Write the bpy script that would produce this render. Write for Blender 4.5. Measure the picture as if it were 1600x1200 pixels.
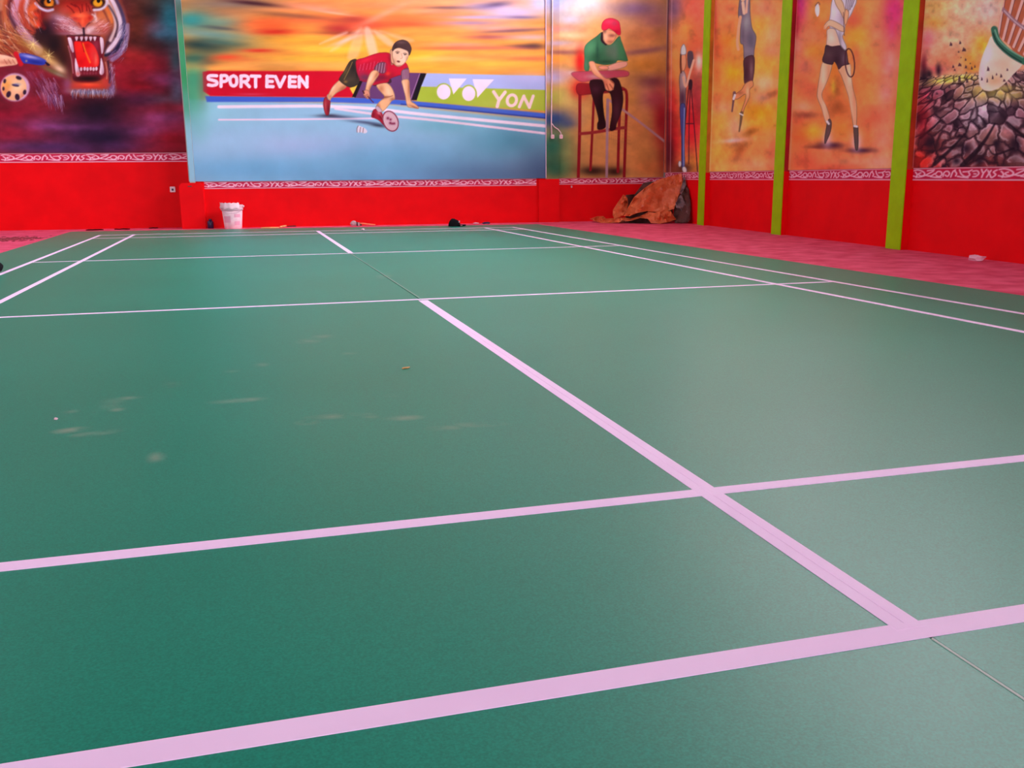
import bpy, bmesh, math, random
import numpy as np
from mathutils import Vector, Matrix
from mathutils.geometry import delaunay_2d_cdt

for _o in list(bpy.data.objects):
    bpy.data.objects.remove(_o, do_unlink=True)
scene = bpy.context.scene
COL = scene.collection

# ------------------------------------------------------------------ camera
# room frame: camera stands at x=0,y=0; +y runs to the back wall, +x to the right wall
CAM = np.array([0.0, 0.0, 0.759])
YAW, PITCH, ROLL, FPX = 0.18714, 0.21589, -0.0089, 1473.8
_f = np.array([math.sin(YAW)*math.cos(PITCH), math.cos(YAW)*math.cos(PITCH), -math.sin(PITCH)])
_r = np.array([math.cos(YAW), -math.sin(YAW), 0.0])
_u = np.cross(_r, _f)
CR = math.cos(ROLL)*_r + math.sin(ROLL)*_u
CU = -math.sin(ROLL)*_r + math.cos(ROLL)*_u
CF = _f
cam_data = bpy.data.cameras.new('camera')
cam = bpy.data.objects.new('camera', cam_data)
COL.objects.link(cam)
cam_data.sensor_fit = 'HORIZONTAL'
cam_data.sensor_width = 36.0
cam_data.lens = FPX/1600.0*36.0
cam_data.clip_start = 0.05
cam_data.clip_end = 200
_m = Matrix(((CR[0], CU[0], -CF[0], CAM[0]), (CR[1], CU[1], -CF[1], CAM[1]), (CR[2], CU[2], -CF[2], CAM[2]), (0, 0, 0, 1)))
cam.matrix_world = _m
scene.camera = cam

# ------------------------------------------------------------------ world, lights, exposure
scene.view_settings.view_transform = 'Standard'
scene.view_settings.look = 'None'
scene.view_settings.exposure = 0.10
scene.view_settings.gamma = 1.0
scene.view_settings.use_curve_mapping = False
world = bpy.data.worlds.new('sky')
scene.world = world
world.use_nodes = True
world.node_tree.nodes['Background'].inputs[0].default_value = (0.86, 0.84, 1.0, 1)
world.node_tree.nodes['Background'].inputs[1].default_value = 1.2

WT, WT_R, GAP = 0.25, 0.95, 0.0   # wall thickness, right wall deepened to cut floor light, depth of the plaster skin
# room size (metres)
X_RIGHT, X_LEFT = 5.78, -8.0
Y_BACK, Y_TIGER, Y_UMP, Y_FRONT = 16.0, 16.40, 16.05, -6.0
Z_CEIL = 6.6
WIN_Z0, WIN_Z1 = 4.35, 6.25
WIN_PIERS = [15.3, 12.6, 9.9, 7.2, 4.5]

def area(name, loc, direction, sx, sy, watts, col):
    d = bpy.data.lights.new(name, 'AREA')
    d.shape = 'RECTANGLE'; d.size = sx; d.size_y = sy
    d.energy = watts; d.color = col
    o = bpy.data.objects.new(name, d)
    o.location = loc
    o.rotation_euler = Vector(direction).to_track_quat('-Z', 'Y').to_euler()
    COL.objects.link(o)
    return o
# daylight: the open clerestory over the right wall, plus added unseen fills at left and behind
L_RIGHT, L_FILL_LEFT, L_FILL_REAR = 800, 70, 430
for i in range(len(WIN_PIERS)-1):
    yc = (WIN_PIERS[i]+WIN_PIERS[i+1])/2
    area('daylight_right_window', (X_RIGHT+WT_R+0.02, yc, (WIN_Z0+WIN_Z1)/2), (-1, 0, 0), WIN_Z1-WIN_Z0-0.05, 2.3, L_RIGHT, (0.95, 0.91, 1.0))
    area('fill_left', (X_LEFT-0.12, yc, (WIN_Z0+WIN_Z1)/2), (1, 0, 0), WIN_Z1-WIN_Z0-0.05, 2.3, L_FILL_LEFT, (1.0, 0.92, 0.97))  # added fill lamp on the unseen left side, lifts the right wall
area('fill_rear', (-2.0, Y_FRONT-0.1, 1.9), (0, 1, 0), 6.0, 3.6, L_FILL_REAR, (1.0, 0.93, 0.98))  # added fill lamp behind the camera, brightens the near floor

# ------------------------------------------------------------------ pixel -> place
def ray(u, v):
    return CF + CR*((u-800.0)/FPX) - CU*((v-600.0)/FPX)
def on_floor(u, v, z=0.0):
    d = ray(u, v); return CAM + d*((z-CAM[2])/d[2])
def on_y(u, v, y):
    d = ray(u, v); return CAM + d*((y-CAM[1])/d[1])
def on_x(u, v, x):
    d = ray(u, v); return CAM + d*((x-CAM[0])/d[0])
def project(P):
    d = P - CAM; z = d@CF
    return 800+FPX*(d@CR)/z, 600-FPX*(d@CU)/z

# ------------------------------------------------------------------ materials
def lin(c):
    out = []
    for k in c[:3]:
        k = k/255.0
        out.append(k/12.92 if k <= 0.04045 else ((k+0.055)/1.055)**2.4)
    return tuple(out)
def mat(name, c, rough=0.6, spec=0.5, noise=0.0, nscale=8.0, bump=0.0, bscale=60.0, c2=None, metal=0.0):
    m = bpy.data.materials.new(name); m.use_nodes = True
    nt = m.node_tree; b = nt.nodes['Principled BSDF']
    b.inputs['Roughness'].default_value = rough
    b.inputs['Specular IOR Level'].default_value = spec
    b.inputs['Metallic'].default_value = metal
    col = lin(c)
    tc = nt.nodes.new('ShaderNodeTexCoord')
    if noise > 0 or c2:
        n = nt.nodes.new('ShaderNodeTexNoise'); n.inputs['Scale'].default_value = nscale; n.inputs['Detail'].default_value = 6
        nt.links.new(tc.outputs['Object'], n.inputs['Vector'])
        r = nt.nodes.new('ShaderNodeValToRGB')
        a = lin(c2) if c2 else tuple(k*(1-noise) for k in col)
        bb = col if c2 else tuple(min(1, k*(1+noise)) for k in col)
        r.color_ramp.elements[0].position = 0.35; r.color_ramp.elements[1].position = 0.65
        r.color_ramp.elements[0].color = (*a, 1); r.color_ramp.elements[1].color = (*bb, 1)
        nt.links.new(n.outputs['Fac'], r.inputs['Fac']); nt.links.new(r.outputs['Color'], b.inputs['Base Color'])
    else:
        b.inputs['Base Color'].default_value = (*col, 1)
    if bump > 0:
        n2 = nt.nodes.new('ShaderNodeTexNoise'); n2.inputs['Scale'].default_value = bscale; n2.inputs['Detail'].default_value = 4
        nt.links.new(tc.outputs['Object'], n2.inputs['Vector'])
        bp = nt.nodes.new('ShaderNodeBump'); bp.inputs['Strength'].default_value = bump; bp.inputs['Distance'].default_value = 0.01
        nt.links.new(n2.outputs['Fac'], bp.inputs['Height']); nt.links.new(bp.outputs['Normal'], b.inputs['Normal'])
    return m
def paint_mat(name, rough=0.65):
    m = bpy.data.materials.new(name); m.use_nodes = True
    nt = m.node_tree; b = nt.nodes['Principled BSDF']
    a = nt.nodes.new('ShaderNodeAttribute'); a.attribute_name = 'paint'
    nt.links.new(a.outputs['Color'], b.inputs['Base Color'])
    b.inputs['Roughness'].default_value = rough
    b.inputs['Specular IOR Level'].default_value = 0.12
    tc = nt.nodes.new('ShaderNodeTexCoord')
    n2 = nt.nodes.new('ShaderNodeTexNoise'); n2.inputs['Scale'].default_value = 25
    nt.links.new(tc.outputs['Object'], n2.inputs['Vector'])
    bp = nt.nodes.new('ShaderNodeBump'); bp.inputs['Strength'].default_value = 0.08; bp.inputs['Distance'].default_value = 0.01
    nt.links.new(n2.outputs['Fac'], bp.inputs['Height']); nt.links.new(bp.outputs['Normal'], b.inputs['Normal'])
    return m
M = {}
M['red'] = mat('red_wall_paint', (234, 0, 14), 0.6, 0.12, noise=0.05, nscale=3, bump=0.1)
M['plaster'] = mat('pale_plaster', (190, 180, 178), 0.8, 0.3, noise=0.06, nscale=2)
M['ceiling'] = mat('grey_roof_sheet', (112, 112, 116), 0.7, 0.3, noise=0.05)
M['concrete'] = mat('pink_painted_cement', (236, 96, 132), 0.75, 0.15, c2=(212, 62, 98), nscale=5, bump=0.3, bscale=40)
M['green'] = mat('lime_green_paint', (158, 204, 0), 0.6, 0.15, noise=0.06, nscale=6, bump=0.15, bscale=30)
M['paint'] = paint_mat('mural_paint')
M['tape'] = mat('white_line_tape', (255, 218, 255), 0.65, 0.2, noise=0.03, nscale=3)
M['white_plastic'] = mat('white_plastic', (240, 205, 215), 0.5, 0.4, noise=0.08, nscale=14)
M['pink_print'] = mat('pink_print', (238, 172, 196), 0.5, 0.4)
M['grey_plastic'] = mat('grey_plastic', (206, 178, 192), 0.5, 0.4)
M['black_cloth'] = mat('black_cloth', (14, 10, 16), 0.9, 0.2, noise=0.2, nscale=30)
M['dark_blue'] = mat('dark_blue_plastic', (40, 24, 70), 0.35, 0.5)
M['tarp'] = mat('rust_orange_tarp', (232, 124, 78), 0.4, 0.45, c2=(206, 86, 44), nscale=2.2, bump=0.25, bscale=18)
M['tarp_back'] = mat('grey_tarp_underside', (120, 96, 100), 0.5, 0.4, noise=0.15, nscale=4, bump=0.25, bscale=18)
M['tarp_dark'] = mat('shaded_brown_tarp', (86, 50, 46), 0.55, 0.3, noise=0.2, nscale=4, bump=0.25, bscale=18)  # darkened tarp brown, shade of the folds put into the colour
M['wood'] = mat('pale_wood', (222, 170, 110), 0.6, 0.3, noise=0.15, nscale=20)
M['orange_handle'] = mat('orange_handle', (240, 120, 84), 0.45, 0.4)
M['leaf'] = mat('dry_leaf', (92, 40, 36), 0.8, 0.2, noise=0.2, nscale=30)
M['soil'] = mat('dark_soil', (150, 62, 74), 0.95, 0.1, noise=0.3, nscale=40)
M['paper'] = mat('crumpled_pale_plastic', (236, 190, 205), 0.5, 0.4)
M['bristle'] = mat('grey_bristle', (188, 160, 164), 0.8, 0.2, noise=0.2, nscale=40)
M['steel'] = mat('dark_steel', (60, 50, 52), 0.4, 0.5)

# ------------------------------------------------------------------ mesh helpers
def link(name, me, parent=None, label=None, category=None, group=None, kind=None):
    o = bpy.data.objects.new(name, me)
    COL.objects.link(o)
    if parent is not None: o.parent = parent
    if label: o['label'] = label
    if category: o['category'] = category
    if group: o['group'] = group
    if kind: o['kind'] = kind
    return o
def thing(name, label, category, loc=(0, 0, 0), rz=0.0, group=None, kind=None):
    o = link(name, None, None, label, category, group, kind)
    o.location = loc; o.rotation_euler = (0, 0, rz); o.empty_display_size = 0.1
    return o
class MB:
    def __init__(s): s.bm = bmesh.new()
    def box(s, x0, x1, y0, y1, z0, z1):
        r = bmesh.ops.create_cube(s.bm, size=1.0)
        for v in r['verts']:
            v.co = Vector(((x0+x1)/2+v.co.x*(x1-x0), (y0+y1)/2+v.co.y*(y1-y0), (z0+z1)/2+v.co.z*(z1-z0)))
        return s
    def prism(s, pts, z0, z1):
        a = [s.bm.verts.new((p[0], p[1], z0)) for p in pts]; b = [s.bm.verts.new((p[0], p[1], z1)) for p in pts]
        n = len(pts)
        s.bm.faces.new(list(reversed(a))); s.bm.faces.new(b)
        for i in range(n): s.bm.faces.new((a[i], a[(i+1) % n], b[(i+1) % n], b[i]))
        return s
    def lathe(s, prof, n=28, c=(0, 0, 0), cap=True):
        rings = []
        for (r, z) in prof:
            rings.append([s.bm.verts.new((c[0]+r*math.cos(2*math.pi*k/n), c[1]+r*math.sin(2*math.pi*k/n), c[2]+z)) for k in range(n)])
        for a, b in zip(rings[:-1], rings[1:]):
            for k in range(n): s.bm.faces.new((a[k], a[(k+1) % n], b[(k+1) % n], b[k]))
        if cap:
            s.bm.faces.new(list(reversed(rings[0]))); s.bm.faces.new(rings[-1])
        return s
    def tube(s, pts, r, n=8):
        pts = [Vector(p) for p in pts]; rings = []
        for i, p in enumerate(pts):
            t = (pts[min(i+1, len(pts)-1)]-pts[max(i-1, 0)]).normalized()
            a = t.cross(Vector((0.31, 0.52, 0.8))).normalized(); b = t.cross(a)
            rr = r[i] if isinstance(r, (list, tuple)) else r
            rings.append([s.bm.verts.new(p+a*rr*math.cos(2*math.pi*k/n)+b*rr*math.sin(2*math.pi*k/n)) for k in range(n)])
        for a, b in zip(rings[:-1], rings[1:]):
            for k in range(n): s.bm.faces.new((a[k], a[(k+1) % n], b[(k+1) % n], b[k]))
        s.bm.faces.new(list(reversed(rings[0]))); s.bm.faces.new(rings[-1])
        return s
    def blob(s, c, sx, sy, sz, seed=0, rough=0.25, sub=2):
        r = bmesh.ops.create_icosphere(s.bm, subdivisions=sub, radius=1.0)
        rnd = random.Random(seed)
        for v in r['verts']:
            k = 1+rnd.uniform(-rough, rough)
            v.co = Vector((c[0]+v.co.x*sx*k, c[1]+v.co.y*sy*k, max(c[2]+v.co.z*sz*k, c[2]-sz*0.75)))
        return s
    def build(s, name, material, parent=None, smooth=False, bevel=0.0, **kw):
        if bevel > 0:
            bmesh.ops.bevel(s.bm, geom=list(s.bm.edges), offset=bevel, segments=2, affect='EDGES', clamp_overlap=True)
        bmesh.ops.recalc_face_normals(s.bm, faces=list(s.bm.faces))
        me = bpy.data.meshes.new(name); s.bm.to_mesh(me); s.bm.free()
        if smooth:
            for p in me.polygons: p.use_smooth = True
        me.materials.append(material)
        return link(name, me, parent, **kw)

# ------------------------------------------------------------------ structure
MB().box(X_LEFT-WT, X_RIGHT+WT_R, Y_FRONT-WT, Y_TIGER+0.45, -0.15, 0.0).build('floor', M['concrete'], kind='structure')
MB().box(X_LEFT-WT, X_RIGHT+WT_R, Y_FRONT-WT, Y_TIGER+0.45, Z_CEIL, Z_CEIL+0.1).build('ceiling', M['ceiling'], kind='structure')
def side_wall(name, x0, x1, piers):
    w = MB()
    w.box(x0, x1, Y_FRONT, Y_TIGER+0.45, 0, WIN_Z0)
    w.box(x0, x1, Y_FRONT, Y_TIGER+0.45, WIN_Z1, Z_CEIL)
    for i, y in enumerate(piers):
        a = y-0.15; b = y+0.15
        if i == 0: b = Y_TIGER+0.45
        if i == len(piers)-1: a = Y_FRONT
        w.box(x0, x1, a, b, WIN_Z0, WIN_Z1)
    return w.build(name, M['plaster'], kind='structure')
wall_right = side_wall('wall_right', X_RIGHT+GAP, X_RIGHT+WT_R, WIN_PIERS)
wall_left = side_wall('wall_left', X_LEFT-WT, X_LEFT, WIN_PIERS)
wf = MB()
wf.box(X_LEFT-WT, -5.0, Y_FRONT-WT, Y_FRONT, 0, Z_CEIL).box(1.0, X_RIGHT+WT, Y_FRONT-WT, Y_FRONT, 0, Z_CEIL).box(-5.0, 1.0, Y_FRONT-WT, Y_FRONT, 3.7, Z_CEIL)
wf.build('wall_front', M['plaster'], kind='structure')
XP0, XP1 = -2.14, -2.06            # slim face of the pilaster left of the court mural
XQ0, XQ1 = 3.64, 3.87              # pilaster right of the court mural
wall_bay = MB().box(X_LEFT, XP0-0.02, Y_TIGER+GAP, Y_TIGER+0.45, 0, Z_CEIL).build('wall_back_left', M['plaster'], kind='structure')
wall_back = MB().box(XP0-0.02, XQ1, Y_BACK+GAP, Y_TIGER+0.45, 0, Z_CEIL).build('wall_back', M['plaster'], kind='structure')
wall_ump = MB().box(XQ1, X_RIGHT+GAP, Y_UMP+GAP, Y_TIGER+0.45, 0, Z_CEIL).build('wall_back_right', M['plaster'], kind='structure')
# red dado panels under the murals (skin of the walls)
TB0, TB1 = 1.045, 1.195            # tiger bay border band
MB0, MB1 = 0.615, 0.735            # court mural border band
RB0, RB1 = 0.690, 0.815            # right wall border band
MB().box(X_LEFT, XP0-0.02, Y_TIGER-0.006, Y_TIGER+GAP, 0, TB0).build('dado', M['red'], wall_bay)
MB().box(XP0-0.02, XQ0, Y_BACK-0.006, Y_BACK, 0, MB0).build('dado', M['red'], wall_back)
MB().box(XQ1, X_RIGHT, Y_UMP-0.006, Y_UMP+GAP, 0, MB0+0.01).build('dado', M['red'], wall_ump)
POSTS = [(14.00, 14.25), (11.41, 11.67), (8.765, 9.025)]
X_POST = 5.69
segs = [(14.25, Y_UMP-0.02), (11.67, 14.00), (9.025, 11.41), (Y_FRONT, 8.765)]
for a, b in segs:
    MB().box(X_RIGHT-0.006, X_RIGHT+GAP, a, b, 0, RB0).build('dado', M['red'], wall_right)

# ------------------------------------------------------------------ mural painter
# every mural is a fine grid on its wall; brush marks are laid on it and kept as the colour attribute "paint"
def vnoise(x, y, seed):
    rs = np.random.RandomState(seed); T = rs.rand(64, 64).astype(np.float32)
    xi = np.floor(x).astype(np.int64); yi = np.floor(y).astype(np.int64)
    fx = x-xi; fy = y-yi; fx = fx*fx*(3-2*fx); fy = fy*fy*(3-2*fy)
    a = T[yi % 64, xi % 64]; b = T[yi % 64, (xi+1) % 64]; c = T[(yi+1) % 64, xi % 64]; d = T[(yi+1) % 64, (xi+1) % 64]
    return (a*(1-fx)+b*fx)*(1-fy)+(c*(1-fx)+d*fx)*fy
def fbm(x, y, seed, oct=4):
    s = 0; a = 0.5
    for k in range(oct):
        s = s+a*vnoise(x*2**k, y*2**k, seed+k); a *= 0.5
    return s
def spline(pts, closed, n=5):
    P = np.array(pts, float); N = len(P); out = []
    rng = N if closed else N-1
    for i in range(rng):
        if closed: p0, p1, p2, p3 = P[i-1], P[i], P[(i+1) % N], P[(i+2) % N]
        else: p0, p1, p2, p3 = P[max(i-1, 0)], P[i], P[i+1], P[min(i+2, N-1)]
        for k in range(n):
            t = k/n
            out.append(0.5*((2*p1)+(-p0+p2)*t+(2*p0-5*p1+4*p2-p3)*t*t+(-p0+3*p1-3*p2+p3)*t**3))
    if not closed: out.append(P[-1])
    return np.array(out)
class Canvas:
    def __init__(s, U, V):
        s.U = U.astype(np.float32); s.V = V.astype(np.float32)
        s.H, s.W = U.shape
        s.rgb = np.zeros((s.H, s.W, 3), np.float32)
        s.ids = np.zeros((s.H, s.W), np.int32); s.names = [None]; s.cur = 0
        s.u0 = s.v0 = 0.0; s.k = 1.0
        s.seed = 1; s.ol = 0.0
    def crop(s, u0, v0, k): s.u0, s.v0, s.k = u0, v0, k; return s
    def part(s, name):
        if name is None: s.cur = 0
        else:
            s.names.append(name); s.cur = len(s.names)-1
    def _pt(s, pts):
        P = np.array(pts, float); return np.stack([s.u0+P[:, 0]/s.k, s.v0+P[:, 1]/s.k], 1)
    def _box(s, u0, u1, v0, v1):
        m = (s.U >= u0) & (s.U <= u1) & (s.V >= v0) & (s.V <= v1)
        r = np.nonzero(m.any(1))[0]; c = np.nonzero(m.any(0))[0]
        if len(r) == 0: return None
        return slice(r[0], r[-1]+1), slice(c[0], c[-1]+1)
    def _mix(s, sl, al, col, clip=None, tag=True):
        if clip is not None: al = al*clip[sl]
        c = np.array(col, np.float32)/255.0
        s.rgb[sl] += (c-s.rgb[sl])*al[..., None]
        if s.cur and tag:
            sub = s.ids[sl]; sub[al > 0.5] = s.cur
    def base(s, col): s.rgb[:] = np.array(col, np.float32)/255.0
    def blob(s, x, y, rx, ry, col, a=1.0, ang=0.0, p=2.0, clip=None):
        (u, v), = s._pt([(x, y)]); rx /= s.k; ry /= s.k
        R = 2.3*max(rx, ry) if ang else None
        sl = s._box(u-(R or 2.3*rx), u+(R or 2.3*rx), v-(R or 2.3*ry), v+(R or 2.3*ry))
        if sl is None: return
        dx = s.U[sl]-u; dy = s.V[sl]-v; t = math.radians(ang)
        ex = (dx*math.cos(t)+dy*math.sin(t))/rx; ey = (-dx*math.sin(t)+dy*math.cos(t))/ry
        d = ex*ex+ey*ey
        s._mix(sl, (a*np.exp(-d**(p/2)*1.0)).astype(np.float32), col, clip, tag=False)
    def blobs(s, L, a=1.0, clip=None):
        for b in L: s.blob(b[0], b[1], b[2], b[3], b[4], (b[5] if len(b) > 5 else a), (b[6] if len(b) > 6 else 0), clip=clip)
    def _segdist(s, sl, P, closed):
        u = s.U[sl]; v = s.V[sl]; best = np.full(u.shape, 1e9, np.float32); tt = np.zeros(u.shape, np.float32); ins = np.zeros(u.shape, bool)
        N = len(P); rng = N if closed else N-1
        for i in range(rng):
            a = P[i]; b = P[(i+1) % N]; e = b-a; L2 = e@e+1e-9
            t = np.clip(((u-a[0])*e[0]+(v-a[1])*e[1])/L2, 0, 1)
            d = (u-a[0]-t*e[0])**2+(v-a[1]-t*e[1])**2
            m = d < best; best[m] = d[m]; tt[m] = ((i+t)/max(rng, 1))[m]
            if closed and a[1] != b[1]:
                c = ((a[1] > v) != (b[1] > v)) & (u < (b[0]-a[0])*(v-a[1])/(b[1]-a[1])+a[0]); ins ^= c
        return np.sqrt(best), tt, ins
    def poly(s, pts, col, f=0.55, a=1.0, sm=True, clip=None, ret=False):
        P = s._pt(pts)
        if sm: P = spline(P, True, 4)
        sl = s._box(P[:, 0].min()-3*f-1, P[:, 0].max()+3*f+1, P[:, 1].min()-3*f-1, P[:, 1].max()+3*f+1)
        full = np.zeros((s.H, s.W), np.float32) if ret else None
        if sl is None: return full
        d, _, ins = s._segdist(sl, P, True)
        sd = np.where(ins, -d, d); al = np.clip(0.5-sd/(2*f), 0, 1)*a; al = al.astype(np.float32)
        s._mix(sl, al, col, clip)
        if s.ol > 0 and a > 0.9:
            s._mix(sl, (np.clip(1-np.abs(sd+0.35)/1.0, 0, 1)*s.ol).astype(np.float32), [k*0.38 for k in col], clip, tag=False)
        if ret: full[sl] = al
        return full
    def stroke(s, pts, w, col, f=0.45, a=1.0, w1=None, sm=True, clip=None):
        P = s._pt(pts); w = w/s.k/2; w1 = w if w1 is None else w1/s.k/2
        if sm and len(P) > 2: P = spline(P, False, 4)
        R = max(w, w1)+2*f+1
        sl = s._box(P[:, 0].min()-R, P[:, 0].max()+R, P[:, 1].min()-R, P[:, 1].max()+R)
        if sl is None: return
        d, t, _ = s._segdist(sl, P, False)
        sd = d-(w+(w1-w)*t); al = (np.clip(0.5-sd/(2*f), 0, 1)*a).astype(np.float32)
        s._mix(sl, al, col, clip)
    def ellipse(s, x, y, rx, ry, col, ang=0, f=0.55, a=1.0, clip=None, ret=False):
        t = math.radians(ang)
        pts = [(x+rx*math.cos(q)*math.cos(t)-ry*math.sin(q)*math.sin(t), y+rx*math.cos(q)*math.sin(t)+ry*math.sin(q)*math.cos(t)) for q in np.linspace(0, 2*math.pi, 28, endpoint=False)]
        return s.poly(pts, col, f, a, False, clip, ret)
    def ring(s, x, y, rx, ry, w, col, ang=0, a=1.0):
        t = math.radians(ang)
        pts = [(x+rx*math.cos(q)*math.cos(t)-ry*math.sin(q)*math.sin(t), y+rx*math.cos(q)*math.sin(t)+ry*math.sin(q)*math.cos(t)) for q in np.linspace(0, 2*math.pi, 30)]
        s.stroke(pts, w, col, a=a, sm=False)
    def fur(s, x, y, rx, ry, ang, n, ln, w, cols, a=0.6, jit=20, seed=0, clip=None):
        rnd = random.Random(seed)
        for _ in range(n):
            px = x+rnd.uniform(-1, 1)*rx; py = y+rnd.uniform(-1, 1)*ry; t = math.radians(ang+rnd.uniform(-jit, jit)); l = ln*rnd.uniform(0.6, 1.3)
            s.stroke([(px, py), (px+l*math.cos(t), py+l*math.sin(t))], w, rnd.choice(cols), a=a*rnd.uniform(0.5, 1), w1=w*0.2, sm=False, clip=clip)
    def mottle(s, su, sv, amp, seed, mask=None):
        n = fbm(s.U/su, s.V/sv, seed)-0.47
        if mask is not None: n = n*mask
        s.rgb *= (1+amp*n)[..., None]
PAINT_TRIS = [0]
def grid_mesh(name, P, rgb, sel, parent=None, back=None, gain=1.0, **kw):
    """P (H,W,3) points, rgb colours at the points, sel (H-1,W-1) cells to keep"""
    H, W = P.shape[:2]
    idx = np.arange(H*W).reshape(H, W)
    q = np.stack([idx[:-1, :-1], idx[:-1, 1:], idx[1:, 1:], idx[1:, :-1]], -1)[sel]
    used, inv = np.unique(q.ravel(), return_inverse=True)
    co = P.reshape(-1, 3)[used]; cc = rgb.reshape(-1, 3)[used]
    nv, nf = len(used), len(q)
    extra = np.zeros((0, 3)); eq = np.zeros((0, 4), int); ec = np.zeros((0, 3))
    if back is not None:
        cs = [P[0, 0], P[0, -1], P[-1, -1], P[-1, 0]]; cr = [rgb[0, 0], rgb[0, -1], rgb[-1, -1], rgb[-1, 0]]
        extra = np.array(cs+[c+back for c in cs]); ec = np.array(cr+cr)
        eq = np.array([[nv+i, nv+4+i, nv+4+(i+1) % 4, nv+(i+1) % 4] for i in range(4)])
    co = np.concatenate([co, extra]); cc = np.concatenate([cc, ec])
    quads = np.concatenate([inv.reshape(-1, 4), eq]).astype(np.int32)
    me = bpy.data.meshes.new(name)
    me.vertices.add(len(co)); me.vertices.foreach_set('co', co.astype(np.float32).ravel())
    me.loops.add(quads.size); me.loops.foreach_set('vertex_index', quads.ravel())
    me.polygons.add(len(quads)); me.polygons.foreach_set('loop_start', np.arange(0, quads.size, 4, dtype=np.int32))
    me.update(calc_edges=True)
    at = me.color_attributes.new('paint', 'FLOAT_COLOR', 'POINT')
    L = np.where(cc <= 0.04045, cc/12.92, ((np.clip(cc, 0, 1)+0.055)/1.055)**2.4)*np.array(gain)
    L = np.minimum(L, 0.95)
    at.data.foreach_set('color', np.concatenate([L, np.ones((len(L), 1))], 1).astype(np.float32).ravel())
    me.materials.append(M['paint'])
    PAINT_TRIS[0] += 2*len(quads)
    return link(name, me, parent, **kw)
STEP = 0.85
def back_canvas(x0, x1, z0, z1, y):
    nx = int((x1-x0)/(STEP*y/FPX))+1; nz = int((z1-z0)/(STEP*y/FPX))+1
    X, Z = np.meshgrid(np.linspace(x0, x1, nx), np.linspace(z0, z1, nz))
    P = np.stack([X, np.full_like(X, y), Z], -1)
    u, v = project(P); c = Canvas(u, v); c.P = P; c.back = np.array([0, 0.012, 0]); return c
def right_canvas(y0, y1, z0, z1, x):
    ylist = [y1]
    while ylist[-1] > y0:
        y = ylist[-1]; (ua, _), (ub, _) = project(np.array([x, y, 1.5])), project(np.array([x, y-0.01, 1.5]))
        ylist.append(max(y0, y-0.01*STEP*0.9/max(ub-ua, 1e-3)) if y > 6.5 else max(y0, y-0.05))
    nz = int((z1-z0)/(STEP*y0*0.9/FPX if y0 > 6 else STEP*8/FPX))+1
    Y, Z = np.meshgrid(np.array(ylist), np.linspace(z0, z1, nz))
    P = np.stack([np.full_like(Y, x), Y, Z], -1)
    u, v = project(P); c = Canvas(u, v); c.P = P; c.back = np.array([0.012, 0, 0]); return c
def finish(c, name, label, gain=1.0):
    c.rgb = np.clip(c.rgb, 0, 1)
    ids = c.ids[:-1, :-1]
    o = grid_mesh(name, c.P, c.rgb, ids == 0, None, c.back, gain=gain, label=label, category='mural')
    for k in range(1, len(c.names)):
        if (ids == k).any(): grid_mesh(c.names[k], c.P, c.rgb, ids == k, o, gain=gain)
    return o
SK = (232, 172, 128); SKD = (170, 92, 62); SKL = (248, 208, 178)
Z_MURAL = 4.30

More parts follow.
